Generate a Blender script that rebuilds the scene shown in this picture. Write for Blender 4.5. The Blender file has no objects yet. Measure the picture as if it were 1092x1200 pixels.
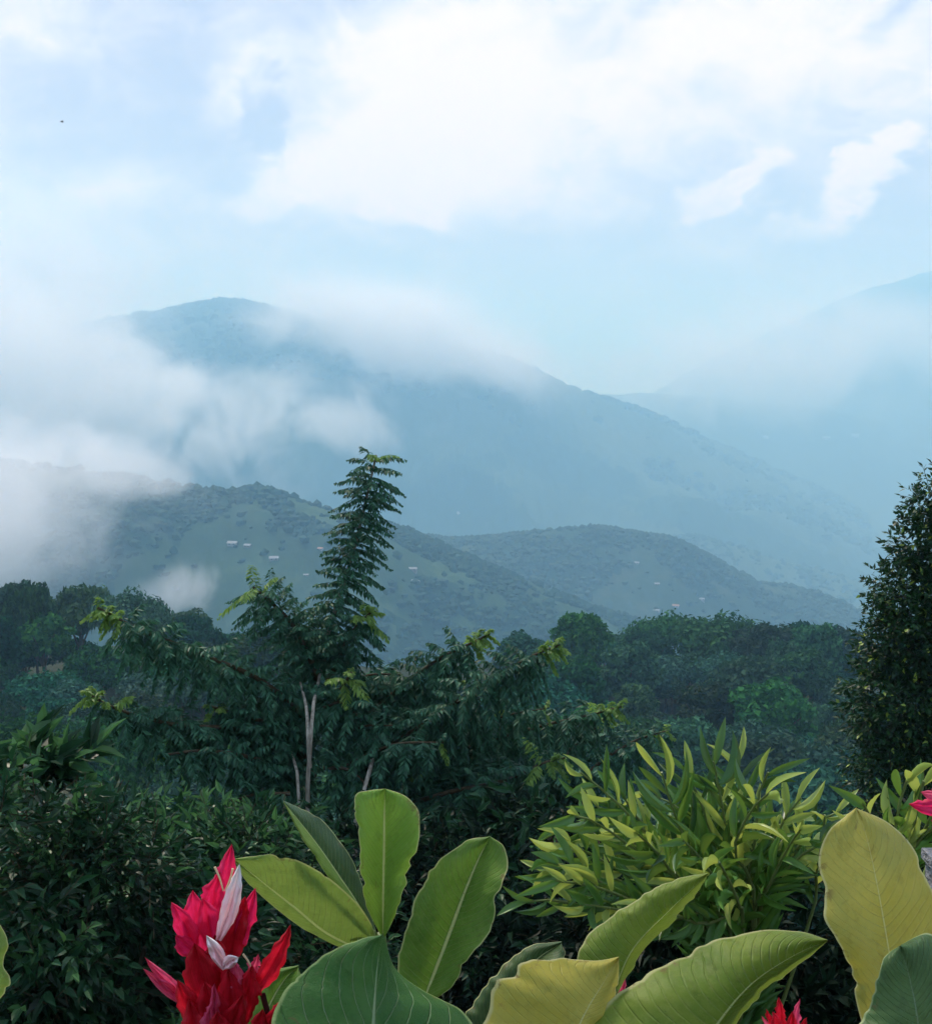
import bpy, math, random
import numpy as np
from mathutils import Vector
rng = np.random.default_rng(7)
random.seed(7)
sc = bpy.context.scene
COL = sc.collection
R = math.radians

# ------------------------------------------------------------------ camera
F, HOR = 1300.0, 430.0                      # focal length and horizon row, in photograph pixels (1092 x 1200)
TILT = math.atan((600 - HOR) / F)
cam = bpy.data.cameras.new('camera'); camo = bpy.data.objects.new('camera', cam); COL.objects.link(camo)
camo.rotation_euler = (math.pi / 2 - TILT, 0, 0)
cam.sensor_fit = 'VERTICAL'; cam.angle = 2 * math.atan(600 / F)
cam.clip_start = 0.05; cam.clip_end = 120000
sc.camera = camo
ct, st = math.cos(TILT), math.sin(TILT)

def P(px, py, Y):
    """world point seen at photograph pixel (px, py), Y metres ahead of the viewpoint"""
    a, b = (px - 546) / F, (600 - py) / F
    d = np.array([a, ct + b * st, b * ct - st])
    return d * (Y / d[1])

# ------------------------------------------------------------------ helpers
def nrm(v):
    v = np.asarray(v, float)
    return v / np.maximum(np.linalg.norm(v, axis=-1, keepdims=True), 1e-9)

def _h(ix, iy, iz, seed):
    n = (ix * 374761393 + iy * 668265263 + iz * 2147483647 + seed * 974634777) & 0xffffffff
    n = ((n ^ (n >> 13)) * 1274126177) & 0xffffffff
    return ((n ^ (n >> 16)) & 0xffff) / 65535.0

def vnoise(x, y, z=0.0, seed=0):
    x, y, z = np.broadcast_arrays(np.asarray(x, float), np.asarray(y, float), np.asarray(z, float))
    ix, iy, iz = np.floor(x).astype(np.int64), np.floor(y).astype(np.int64), np.floor(z).astype(np.int64)
    fx, fy, fz = x - ix, y - iy, z - iz
    fx, fy, fz = fx * fx * (3 - 2 * fx), fy * fy * (3 - 2 * fy), fz * fz * (3 - 2 * fz)
    r = 0
    for dx in (0, 1):
        for dy in (0, 1):
            for dz in (0, 1):
                w = (fx if dx else 1 - fx) * (fy if dy else 1 - fy) * (fz if dz else 1 - fz)
                r = r + w * _h(ix + dx, iy + dy, iz + dz, seed)
    return r * 2 - 1

def fbm(x, y, z=0.0, o=4, seed=0):
    r, a, f = 0, 0.5, 1.0
    for k in range(o):
        r = r + a * vnoise(np.asarray(x) * f, np.asarray(y) * f, np.asarray(z) * f, seed + k)
        a *= 0.5; f *= 2.03
    return r

def catmull(pts, n):
    pts = np.asarray(pts, float)
    if len(pts) < 3:
        t = np.linspace(0, 1, n)[:, None]
        return pts[0] * (1 - t) + pts[-1] * t
    p = np.vstack([2 * pts[0] - pts[1], pts, 2 * pts[-1] - pts[-2]])
    seg = np.linalg.norm(np.diff(pts, axis=0), axis=1); cum = np.r_[0, np.cumsum(seg)] / max(seg.sum(), 1e-9)
    t = np.linspace(0, 1, n); out = []
    for s in t:
        i = min(max(int(np.searchsorted(cum, s, 'right')) - 1, 0), len(pts) - 2)
        u = (s - cum[i]) / max(cum[i + 1] - cum[i], 1e-9)
        a, b, c, d = p[i], p[i + 1], p[i + 2], p[i + 3]
        out.append(0.5 * ((2 * b) + (c - a) * u + (2 * a - 5 * b + 4 * c - d) * u * u + (3 * b - a - 3 * c + d) * u ** 3))
    return np.array(out)

class MB:
    """collects quads and triangles, builds ONE mesh object"""
    def __init__(s): s.v, s.f, s.n, s.m, s.uv, s.c = [], [], [], [], [], 0
    def add(s, verts, faces, mat=0, uv=None):
        verts = np.asarray(verts, np.float32); faces = np.asarray(faces, np.int64)
        s.v.append(verts); s.f.append((faces + s.c).ravel()); s.n.append(np.full(len(faces), faces.shape[1]))
        s.m.append(np.full(len(faces), mat) if np.isscalar(mat) else np.asarray(mat))
        s.uv.append(np.zeros((len(verts), 2)) if uv is None else np.asarray(uv)); s.c += len(verts)
    def build(s, name, mats, parent=None, smooth=True, loc=None):
        me = bpy.data.meshes.new(name)
        v = np.concatenate(s.v).astype(np.float32); f = np.concatenate(s.f).astype(np.int32)
        n = np.concatenate(s.n).astype(np.int32); m = np.concatenate(s.m).astype(np.int32); uv = np.concatenate(s.uv).astype(np.float32)
        if loc is not None: v = v - np.asarray(loc, np.float32)
        me.vertices.add(len(v)); me.vertices.foreach_set('co', v.ravel())
        me.loops.add(len(f)); me.loops.foreach_set('vertex_index', f)
        me.polygons.add(len(n)); me.polygons.foreach_set('loop_start', np.r_[0, np.cumsum(n)[:-1]].astype(np.int32))
        me.polygons.foreach_set('loop_total', n)
        if not isinstance(mats, (list, tuple)): mats = [mats]
        for mm in mats: me.materials.append(mm)
        me.polygons.foreach_set('material_index', m)
        me.polygons.foreach_set('use_smooth', np.full(len(n), smooth))
        ul = me.uv_layers.new(name='uv'); ul.data.foreach_set('uv', uv[f].ravel())
        me.update(); me.validate()
        o = bpy.data.objects.new(name, me); COL.objects.link(o)
        if parent: o.parent = parent
        if loc is not None and not parent: o.location = tuple(float(q) for q in loc)
        return o
    def tube(s, pts, radii, k=8, mat=0):
        pts = np.asarray(pts, float); n = len(pts); radii = np.broadcast_to(radii, n)
        T = nrm(np.gradient(pts, axis=0)); ref = np.array([0.31, 0.87, 0.38])
        A = nrm(np.cross(T, ref)); B = np.cross(T, A); th = np.linspace(0, 2 * np.pi, k, endpoint=False)
        ring = pts[:, None] + radii[:, None, None] * (np.cos(th)[None, :, None] * A[:, None] + np.sin(th)[None, :, None] * B[:, None])
        i, j = np.meshgrid(np.arange(n - 1), np.arange(k), indexing='ij'); j2 = (j + 1) % k
        s.add(ring.reshape(-1, 3), np.stack([i * k + j, i * k + j2, (i + 1) * k + j2, (i + 1) * k + j], -1).reshape(-1, 4), mat)
        s.add(ring[-1], [[a, (a + 1) % k, 0] for a in range(1, k - 1)], mat)
    def grid(s, pts, mat=0, uv=None):
        a, b = pts.shape[:2]
        i, j = np.meshgrid(np.arange(a - 1), np.arange(b - 1), indexing='ij')
        s.add(pts.reshape(-1, 3), np.stack([i * b + j, i * b + j + 1, (i + 1) * b + j + 1, (i + 1) * b + j], -1).reshape(-1, 4), mat,
              None if uv is None else uv.reshape(-1, 2))
    def leaves(s, pos, d, up, length, width, mat=0, tpl='leaf', fold=0.25, droop=0.0):
        """many leaves at once: base pos, pointing along d, upper face towards up"""
        pos = np.asarray(pos, float); N = len(pos)
        if N == 0: return
        d = nrm(np.broadcast_to(d, (N, 3))); up = np.broadcast_to(up, (N, 3))
        side = nrm(np.cross(d, up)); w = np.cross(side, d)
        length = np.broadcast_to(length, N)[:, None, None]; width = np.broadcast_to(width, N)[:, None, None]
        if tpl == 'leaf':          # base, left, right, middle, tip
            t = np.array([[0, 0, 0], [-.5, .42, fold * .5], [.5, .42, fold * .5], [0, .5, 0], [0, 1, -droop]])
            fs = np.array([[0, 2, 4, 3], [0, 3, 4, 1]])
        elif tpl == 'ovate':       # leaf with a pointed tip, curled down along its length
            u = np.array([0, .22, .55, 1.0]); wd = np.array([.06, .9, .8, .02]) * .5; t = []
            for a, b in zip(u, wd): t += [[-b, a, fold * b - .25 * a * a], [0, a, -.25 * a * a], [b, a, fold * b - .25 * a * a]]
            t = np.array(t); fs = []
            for k in range(3): fs += [[3 * k, 3 * k + 1, 3 * k + 4, 3 * k + 3], [3 * k + 1, 3 * k + 2, 3 * k + 5, 3 * k + 4]]
            fs = np.array(fs)
        elif tpl == 'blade':       # long lance-shaped leaf, bent along its length
            u = np.array([0, .12, .3, .5, .7, .88, 1.0]); wd = np.array([.08, .5, .85, 1, .85, .45, .02]) * .5
            t = []
            for a, b in zip(u, wd): t += [[-b, a, fold * b - droop * a * a], [0, a, -droop * a * a], [b, a, fold * b - droop * a * a]]
            t = np.array(t); fs = []
            for k in range(6): fs += [[3 * k, 3 * k + 1, 3 * k + 4, 3 * k + 3], [3 * k + 1, 3 * k + 2, 3 * k + 5, 3 * k + 4]]
            fs = np.array(fs)
        else:                      # clump: ragged leaf spray for far trees
            t = np.array([[0, 0, 0], [-.5, .3, .1], [.5, .45, .1], [.1, .55, -.05], [0, 1, -.1]])
            fs = np.array([[0, 2, 4, 3], [0, 3, 4, 1]])
        V = pos[:, None] + side[:, None] * (t[None, :, 0:1] * width) + d[:, None] * (t[None, :, 1:2] * length) + w[:, None] * (t[None, :, 2:3] * width if tpl == 'leaf' and droop == 0 else t[None, :, 2:3] * (width if tpl not in ('blade', 'ovate') else length * .6))
        K = len(t); FF = (fs[None] + (np.arange(N) * K)[:, None, None]).reshape(-1, 4)
        mm = np.repeat(np.broadcast_to(mat, N), len(fs))
        uv = np.tile(np.stack([t[:, 1], t[:, 0] + .5], -1), (N, 1))
        s.add(V.reshape(-1, 3), FF, mm, uv)

def tag(o, label=None, cat=None, group=None, kind=None):
    if label: o['label'] = label
    if cat: o['category'] = cat
    if group: o['group'] = group
    if kind: o['kind'] = kind
    return o

def empty(name, loc, label, cat, group=None):
    o = bpy.data.objects.new(name, None); COL.objects.link(o); o.location = tuple(float(q) for q in loc)
    o.empty_display_size = .2
    return tag(o, label, cat, group)

# ------------------------------------------------------------------ node helpers
class NT:
    def __init__(s, tree): s.t = tree; s.N = tree.nodes; s.L = tree.links
    def n(s, typ, **kw):
        x = s.N.new(typ)
        for k, v in kw.items(): setattr(x, k, v)
        return x
    def inp(s, sock, v):
        if hasattr(v, 'is_output') or isinstance(v, bpy.types.NodeSocket): s.L.new(v, sock)
        else: sock.default_value = v
    def m(s, op, a, b=None, c=None, clamp=False):
        x = s.n('ShaderNodeMath', operation=op); x.use_clamp = clamp
        for i, v in enumerate((a, b, c)):
            if v is not None: s.inp(x.inputs[i], v)
        return x.outputs[0]
    def mix(s, f, a, b, typ='MIX'):
        x = s.n('ShaderNodeMix', data_type='RGBA', blend_type=typ)
        s.inp(x.inputs[0], f); s.inp(x.inputs[6], a if not isinstance(a, tuple) else (*a, 1)[:4]); s.inp(x.inputs[7], b if not isinstance(b, tuple) else (*b, 1)[:4])
        return x.outputs[2]
    def ss(s, v, a, b):
        x = s.n('ShaderNodeMapRange', interpolation_type='SMOOTHSTEP')
        s.inp(x.inputs[0], v); x.inputs[1].default_value = a; x.inputs[2].default_value = b
        return x.outputs[0]
    def noise(s, vec, scale, detail=3, rough=.55, dist=0.0):
        x = s.n('ShaderNodeTexNoise'); s.inp(x.inputs['Vector'], vec)
        x.inputs['Scale'].default_value = scale; x.inputs['Detail'].default_value = detail
        x.inputs['Roughness'].default_value = rough; x.inputs['Distortion'].default_value = dist
        return x.outputs[0]
    def ramp(s, v, stops):
        x = s.n('ShaderNodeValToRGB'); s.inp(x.inputs[0], v); e = x.color_ramp.elements
        while len(e) < len(stops): e.new(.5)
        for q, (p, c) in zip(e, stops): q.position = p; q.color = (*c, 1)
        return x.outputs[0]

def new_mat(name):
    m = bpy.data.materials.new(name); m.use_nodes = True; m.node_tree.nodes.clear()
    t = NT(m.node_tree); out = t.n('ShaderNodeOutputMaterial')
    return m, t, out

def principled(t, col, rough=.5, spec=.5, normal=None):
    b = t.n('ShaderNodeBsdfPrincipled'); t.inp(b.inputs['Base Color'], col if not isinstance(col, tuple) else (*col, 1))
    t.inp(b.inputs['Roughness'], rough); b.inputs['Specular IOR Level'].default_value = spec
    if normal is not None: t.L.new(normal, b.inputs['Normal'])
    return b.outputs[0]

def leaf_mat(name, dark, light, trans=.3, rough=.45, spec=.4, obj_var=0.0, glint=None, tcol=None):
    """small leaves: every leaf its own tone, each plant its own tone, slow patches through the crown"""
    m, t, out = new_mat(name)
    g = t.n('ShaderNodeNewGeometry'); tc = t.n('ShaderNodeTexCoord')
    k = t.m('MULTIPLY_ADD', t.noise(tc.outputs['Object'], .9, 3), .9, t.m('MULTIPLY_ADD', g.outputs['Random Per Island'], .75, -.35))
    c = t.mix(t.m('ADD', k, 0, clamp=True), dark, light)
    if obj_var:
        oi = t.n('ShaderNodeObjectInfo')
        hs = t.n('ShaderNodeHueSaturation'); t.L.new(c, hs.inputs['Color'])
        t.inp(hs.inputs['Hue'], t.m('MULTIPLY_ADD', oi.outputs['Random'], .09 * obj_var, .5 - .055 * obj_var))
        t.inp(hs.inputs['Value'], t.m('MULTIPLY_ADD', t.m('FRACT', t.m('MULTIPLY', oi.outputs['Random'], 17.3)), 1.0 * obj_var, 1 - .5 * obj_var))
        t.inp(hs.inputs['Saturation'], t.m('MULTIPLY_ADD', t.m('FRACT', t.m('MULTIPLY', oi.outputs['Random'], 7.7)), .4 * obj_var, 1 - .3 * obj_var))
        c = hs.outputs[0]
    if glint:
        c = t.mix(t.ss(g.outputs['Random Per Island'], .955, .97), c, glint)  # a few single leaves take a painted highlight colour
    b = principled(t, c, rough, spec)
    tr = t.n('ShaderNodeBsdfTranslucent'); t.L.new(t.mix(.6, c, tcol or tuple(min(1, q * 1.6) for q in light)), tr.inputs[0])
    ms = t.n('ShaderNodeMixShader'); ms.inputs[0].default_value = trans
    t.L.new(b, ms.inputs[1]); t.L.new(tr.outputs[0], ms.inputs[2]); t.L.new(ms.outputs[0], out.inputs[0])
    return m

def bark_mat(name, a, b, scale=8):
    m, t, out = new_mat(name); tc = t.n('ShaderNodeTexCoord')
    mp = t.n('ShaderNodeMapping'); mp.inputs['Scale'].default_value = (1, 1, .25); t.L.new(tc.outputs['Object'], mp.inputs[0])
    n = t.noise(mp.outputs[0], scale, 5, .65)
    bp = t.n('ShaderNodeBump'); bp.inputs['Strength'].default_value = .5; bp.inputs['Distance'].default_value = .02; t.L.new(n, bp.inputs['Height'])
    t.L.new(principled(t, t.mix(t.ss(n, .35, .65), a, b), .85, .2, bp.outputs[0]), out.inputs[0])
    return m

def big_leaf_mat(name, base, alt, rib, margin, under, trans=.35, rough=.42, vein=1.0, veins=26, spec=.2, blotch=3.0, tcol=None, ribk=1.0, sweep=.16, thin=0, deep=.004):
    """broad foreground leaf: uv.x runs base to tip, uv.y across (0.5 = midrib)"""
    m, t, out = new_mat(name)
    uvn = t.n('ShaderNodeTexCoord'); sp = t.n('ShaderNodeSeparateXYZ'); t.L.new(uvn.outputs['UV'], sp.inputs[0])
    u, v = sp.outputs[0], sp.outputs[1]
    lat = t.m('ABSOLUTE', t.m('MULTIPLY_ADD', v, 2.0, -1.0))
    n1 = t.noise(uvn.outputs['Object'], blotch * 4, 5, .6); n2 = t.noise(uvn.outputs['Object'], 110, 6, .8)
    c = t.mix(t.ss(n1, .36, .68), base, alt); n3 = t.noise(uvn.outputs['Object'], 38, 5, .7)
    c = t.mix(t.m('MULTIPLY', t.ss(n3, .50, .30), .5), c, tuple(q * .5 for q in base))
    c = t.mix(t.m('MULTIPLY', t.ss(n2, .42, .72), .42), c, under)
    # side veins sweep forward from the midrib
    ph = t.m('MULTIPLY', t.m('SUBTRACT', u, t.m('MULTIPLY', t.m('POWER', lat, 1.3 if sweep < .3 else .8), sweep)), veins)
    ph = t.m('ADD', ph, t.m('MULTIPLY', n1, .5))
    fr = t.m('ABSOLUTE', t.m('MULTIPLY_ADD', t.m('FRACT', ph), 2.0, -1.0))
    vl = t.m('MULTIPLY', t.ss(fr, .90 if thin else .72, .99), t.ss(lat, 1.0, .75))
    c = t.mix(t.m('MULTIPLY', vl, .22 * vein), c, rib)
    ribw = t.m('MULTIPLY_ADD', u, -.040 * ribk, .058 * ribk)
    rb = t.ss(t.m('DIVIDE', lat, ribw), 1.25, .75)
    c = t.mix(t.m('MULTIPLY', rb, .92), c, rib)
    c = t.mix(t.m('MULTIPLY', t.ss(t.m('ADD', lat, t.m('MULTIPLY_ADD', n1, .06, -.03)), .945, .985), .9), c, margin)
    spot = t.noise(uvn.outputs['Object'], 45, 2, .5, 1.0)
    c = t.mix(t.m('MULTIPLY', t.ss(spot, .70, .76), .55), c, (.10, .065, .025))
    brn = t.m('MULTIPLY', t.ss(lat, .78, .95), t.ss(n3, .56, .64))
    c = t.mix(t.m('MULTIPLY', brn, .8), c, (.16, .10, .04))
    c = t.mix(t.m('MULTIPLY', t.ss(t.noise(uvn.outputs['Object'], 210, 2, .5), .74, .78), .5), c, (.05, .05, .02))
    hgt = t.m('ADD', t.m('MULTIPLY', vl, -1.0 * vein), t.m('ADD', t.m('MULTIPLY', rb, 1.2), t.m('MULTIPLY', n2, .35)))
    bp = t.n('ShaderNodeBump'); bp.inputs['Strength'].default_value = .6; bp.inputs['Distance'].default_value = deep; t.L.new(hgt, bp.inputs['Height'])
    b = principled(t, c, t.m('MULTIPLY_ADD', n2, .22, rough - .11), spec, bp.outputs[0])
    tr = t.n('ShaderNodeBsdfTranslucent'); t.L.new(t.mix(.5, c, tcol or alt), tr.inputs[0]); t.L.new(bp.outputs[0], tr.inputs['Normal'])
    ms = t.n('ShaderNodeMixShader'); ms.inputs[0].default_value = trans
    t.L.new(b, ms.inputs[1]); t.L.new(tr.outputs[0], ms.inputs[2]); t.L.new(ms.outputs[0], out.inputs[0])
    return m

def petal_mat(name, a, b, tipc=None, trans=.45):
    m, t, out = new_mat(name)
    tc = t.n('ShaderNodeTexCoord'); sp = t.n('ShaderNodeSeparateXYZ'); t.L.new(tc.outputs['UV'], sp.inputs[0])
    n = t.noise(tc.outputs['Object'], 60, 4, .6)
    mp = t.n('ShaderNodeMapping'); mp.inputs['Scale'].default_value = (2, 22, 1); t.L.new(tc.outputs['UV'], mp.inputs[0])
    st_ = t.noise(mp.outputs[0], 1.5, 3)
    c = t.mix(t.ss(t.m('ADD', t.m('MULTIPLY', n, .5), t.m('MULTIPLY', st_, .5)), .38, .64), a, b)
    if tipc: c = t.mix(t.ss(t.m('ADD', sp.outputs[0], t.m('MULTIPLY_ADD', n, .5, -.25)), .35, 1.0), c, tipc)
    bp = t.n('ShaderNodeBump'); bp.inputs['Strength'].default_value = .4; bp.inputs['Distance'].default_value = .002; t.L.new(st_, bp.inputs['Height'])
    bs = principled(t, c, .5, .35, bp.outputs[0])
    tr = t.n('ShaderNodeBsdfTranslucent'); t.L.new(c, tr.inputs[0])
    ms = t.n('ShaderNodeMixShader'); ms.inputs[0].default_value = trans
    t.L.new(bs, ms.inputs[1]); t.L.new(tr.outputs[0], ms.inputs[2]); t.L.new(ms.outputs[0], out.inputs[0])
    return m

def land_mat(name, stops, scale, fine, rough=.95):
    m, t, out = new_mat(name); tc = t.n('ShaderNodeTexCoord')
    n = t.noise(tc.outputs['Object'], scale, 5, .6, .4); f = t.noise(tc.outputs['Object'], fine, 4, .7)
    c = t.ramp(t.m('MULTIPLY_ADD', f, .5, t.m('MULTIPLY_ADD', n, 1.3, -.4)), stops)
    bp = t.n('ShaderNodeBump'); bp.inputs['Strength'].default_value = .8; bp.inputs['Distance'].default_value = 1.0; t.L.new(f, bp.inputs['Height'])
    t.L.new(principled(t, c, rough, .1, bp.outputs[0]), out.inputs[0])
    return m

# ------------------------------------------------------------------ world: Nishita sky behind a broken bright cloud deck
SUN_EL, SUN_AZ = R(52), R(-25)              # azimuth from straight ahead, positive to the right
SKY = 0.10
w = bpy.data.worlds.new('World'); sc.world = w; w.use_nodes = True; w.node_tree.nodes.clear()
t = NT(w.node_tree); wo = t.n('ShaderNodeOutputWorld'); bg = t.n('ShaderNodeBackground'); bg.inputs[1].default_value = SKY
sky = t.n('ShaderNodeTexSky', sky_type='NISHITA'); sky.sun_disc = False
sky.sun_elevation = SUN_EL; sky.sun_rotation = SUN_AZ; sky.altitude = 800; sky.dust_density = 1.5
tc = t.n('ShaderNodeTexCoord'); sp = t.n('ShaderNodeSeparateXYZ'); t.L.new(tc.outputs['Generated'], sp.inputs[0])
az = t.m('ARCTAN2', sp.outputs[0], sp.outputs[1]); el = t.m('ARCSINE', sp.outputs[2])
uvw = t.n('ShaderNodeCombineXYZ'); t.L.new(az, uvw.inputs[0]); t.L.new(t.m('MULTIPLY', el, 1.5), uvw.inputs[1])
nb = t.noise(uvw.outputs[0], 5.0, 8, .56, .5); ns = t.noise(uvw.outputs[0], 15.0, 8, .64, .6)
def ang(px, py):
    d = P(px, py, 1.0); d = d / np.linalg.norm(d)
    return math.atan2(d[0], d[1]), math.asin(d[2])
wn = t.n('ShaderNodeTexNoise'); t.L.new(uvw.outputs[0], wn.inputs['Vector']); wn.inputs['Scale'].default_value = 9.0; wn.inputs['Detail'].default_value = 7; wn.inputs['Roughness'].default_value = .6
ws = t.n('ShaderNodeSeparateXYZ'); t.L.new(wn.outputs['Color'], ws.inputs[0])
az2 = t.m('ADD', az, t.m('MULTIPLY_ADD', ws.outputs[0], .16, -.08)); el2 = t.m('ADD', el, t.m('MULTIPLY_ADD', ws.outputs[1], .11, -.055))
acc = None
def blob(px, py, rx, ry, rot, amp, hard=0):
    """a cloud bank centred at a fixed direction of the sky"""
    global acc
    a0, e0 = ang(px, py); c, s = math.cos(R(rot)), math.sin(R(rot))
    du = t.m('SUBTRACT', az2, a0); dv = t.m('SUBTRACT', el2, e0)
    x = t.m('MULTIPLY', t.m('ADD', t.m('MULTIPLY', du, c), t.m('MULTIPLY', dv, s)), F / rx)
    y = t.m('MULTIPLY', t.m('SUBTRACT', t.m('MULTIPLY', dv, c), t.m('MULTIPLY', du, s)), F / ry)
    r2 = t.m('ADD', t.m('MULTIPLY', x, x), t.m('MULTIPLY', y, y))
    if hard:
        g = t.ss(t.m('ADD', t.m('SQRT', r2), t.m('MULTIPLY_ADD', ns, 1.2, -.6)), 1.15, .6)
    else:
        g = t.m('EXPONENT', t.m('MULTIPLY', r2, -1.0))
    g = t.m('MULTIPLY', g, amp); acc = g if acc is None else t.m('ADD', acc, g)
blob(700, 120, 420, 130, 2, .42)
blob(430, 190, 130, 70, 50, .22)
blob(330, 215, 75, 36, 25, .26, 1)
blob(500, 170, 130, 80, 20, .22, 1)
blob(285, 90, 90, 30, 35, .13, 1)
blob(850, 215, 62, 24, 28, .28, 1)
blob(1000, 222, 92, 28, 36, .40, 1)
blob(480, 240, 70, 24, 5, .16, 1)
blob(120, 215, 90, 30, 10, .16)
blob(0, 20, 90, 60, 20, .30)
blob(150, 130, 190, 130, 0, -.14)
blob(320, 130, 34, 60, 10, -.22, 1)
blob(820, 40, 480, 50, 3, .26)
blob(90, 270, 190, 90, 0, .15)
blob(90, 70, 120, 60, 20, .10)
blob(560, 230, 90, 30, 10, .16, 1)
blob(1060, 14, 120, 16, 5, -.24)
blob(680, 60, 130, 26, 6, -.16)
blob(700, 290, 700, 45, 0, -.10)
k = t.m('ADD', acc, t.m('ADD', t.m('MULTIPLY_ADD', nb, .9, -.45), t.m('MULTIPLY_ADD', ns, .75, -.375)))
k = t.m('SUBTRACT', k, t.m('MULTIPLY', t.ss(el, .36, .7), .08))
dens = t.ss(k, -.15, .55)
cc = t.ramp(dens, [(0, (.49, .57, .80)), (.35, (.66, .72, .90)), (.62, (.80, .84, .96)), (1, (1.04, .98, 1.02))])
sc_ = t.n('ShaderNodeVectorMath', operation='SCALE'); t.L.new(cc, sc_.inputs[0]); t.L.new(t.m('MULTIPLY_ADD', t.ss(el, .36, .8), .55 / SKY, 1.0 / SKY), sc_.inputs[3])
lit = t.mix(t.m('MULTIPLY_ADD', dens, .12, .86), sky.outputs[0], sc_.outputs[0])
t.L.new(lit, bg.inputs[0]); t.L.new(bg.outputs[0], wo.inputs[0])

sun = bpy.data.lights.new('sun', 'SUN'); suno = bpy.data.objects.new('sun', sun); COL.objects.link(suno)
sun.energy = 3.3; sun.angle = R(8); sun.color = (1, .94, .82)
sd = Vector((math.sin(SUN_AZ) * math.cos(SUN_EL), math.cos(SUN_AZ) * math.cos(SUN_EL), math.sin(SUN_EL)))
suno.rotation_euler = sd.to_track_quat('Z', 'Y').to_euler()

# ------------------------------------------------------------------ ground and hills
def ground_z(x, y):
    r = np.hypot(x, y)
    xs = [0, 1.6, 3.0, 6, 10, 16, 30, 60, 100, 150, 205, 300, 500, 900, 1800, 4000, 60000]
    zs = [-1.5, -1.6, -2.4, -4.6, -7.2, -10.2, -17.5, -31, -39.5, -46.5, -56, -118, -260, -395, -440, -440, -440]
    z = np.interp(np.log1p(r), np.log1p(xs), zs)
    z = z + 7.0 * np.clip((r - 30) / 60, 0, 1) * np.clip((300 - r) / 150, 0, 1) / (1 + np.exp((x / np.maximum(r, 1) + .16) / .05))
    back = np.clip(-y / 6, 0, 1)
    z = z * (1 - back) + (-1.5 + .02 * np.minimum(r, 400)) * back
    return z + fbm(x / 9, y / 9, seed=3) * np.clip(r / 30, 0, 1) * .8 + fbm(x / 60, y / 60, seed=5) * np.clip((r - 20) / 200, 0, 1) * 7

m_ground = land_mat('undergrowth', [(0, (.012, .016, .008)), (.5, (.025, .035, .014)), (.8, (.05, .05, .025)), (1, (.07, .055, .03))], .05, 1.5)
ra = np.r_[0.01, np.geomspace(.4, 55000, 230)]; th = np.linspace(0, 2 * np.pi, 289)
rr, tt = np.meshgrid(ra, th, indexing='ij'); gx, gy = rr * np.sin(tt), rr * np.cos(tt)
g = MB(); g.grid(np.stack([gx, gy, ground_z(gx, gy)], -1)[:, ::-1])
tag(g.build('ground', m_ground), kind='structure')

HILLS = {}
def wood_mask(x, y, patch, seed):
    return fbm(x / patch, y / (patch * .8), seed=seed, o=3) + .5 * fbm(x / (patch * 3.3), y / (patch * 2.6), seed=seed + 40, o=2)

def hill(name, crest, D, front, back, base, mat, n=(260, 120), rough=14, bump=3.0, bscale=9.0, seed=1, slant=None, gully=1.0, wood=None):
    """a ridge whose crest stands at distance D; crest is its skyline"""
    px = np.linspace(crest[0][0], crest[-1][0], n[0]); py = np.interp(px, [c[0] for c in crest], [c[1] for c in crest])
    py = np.convolve(np.pad(py, 6, 'edge'), np.ones(13) / 13, 'valid')
    Dk = np.full(n[0], float(D)) if slant is None else np.interp(px, [c[0] for c in slant], [c[1] for c in slant])
    C = np.array([P(a, b, d) for a, b, d in zip(px, py, Dk)])
    s = np.linspace(-1, 1, n[1]); s = np.sign(s) * np.abs(s) ** 1.25
    d = np.where(s[None] < 0, Dk[:, None] + s[None] * front, Dk[:, None] + s[None] * back)
    X = C[:, 0:1] * d / Dk[:, None]; Yy = d + 0 * X
    a = np.abs(s)[None]
    prof = 1 - a ** 1.35
    g1 = fbm(X / (rough * 22), Yy / (rough * 30), seed=seed, o=5)
    gl = -np.abs(vnoise(X / (rough * 11) + g1 * 2.0, Yy / (rough * 60), seed=seed + 9)) + .5
    Z = base + (C[:, 2:3] - base) * prof + (g1 * rough * 2.6 + gl * rough * 1.9 * gully) * np.clip(a * 5, 0, 1) * (1 - a ** 4)
    HILLS[name] = (X, Yy, Z)
    Z = Z + bump * (np.abs(vnoise(X / bscale, Yy / bscale, seed=seed + 3)) + .5 * vnoise(X / bscale * 2.1, Yy / bscale * 2.1, seed=seed + 4))
    m = MB(); mi = 0
    if wood:
        wm = (wood_mask(X, Yy, wood[0], wood[1]) > wood[2])[:-1, :-1][:, ::-1]; mi = np.where(wm, 1, 0).ravel()
    m.grid(np.stack([X, Yy, Z], -1)[:, ::-1], mi)
    return tag(m.build(name, [mat, m_floor]), kind='structure')

G1, G2, G3 = (.010, .030, .018), (.022, .050, .026), (.05, .075, .035)
m_floor = land_mat('wood_floor', [(0, (.003, .018, .011)), (.5, (.008, .034, .019)), (1, (.018, .055, .028))], .05, .5)
m_mtn = land_mat('mountain_forest', [(0, G1), (.4, G2), (.75, G3), (1, (.09, .085, .05))], .0022, .03)
m_hill = land_mat('hill_scrub', [(0, G1), (.36, (.018, .042, .024)), (.52, (.024, .050, .028)), (.68, (.045, .062, .036)), (.85, (.080, .080, .055)), (1, (.10, .105, .06))], .012, .12)
m_lefthill = land_mat('left_hill_scrub', [(0, G1), (.42, G2), (.58, (.026, .060, .028)), (.72, (.045, .082, .036)), (1, (.085, .115, .05))], .015, .12)

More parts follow.
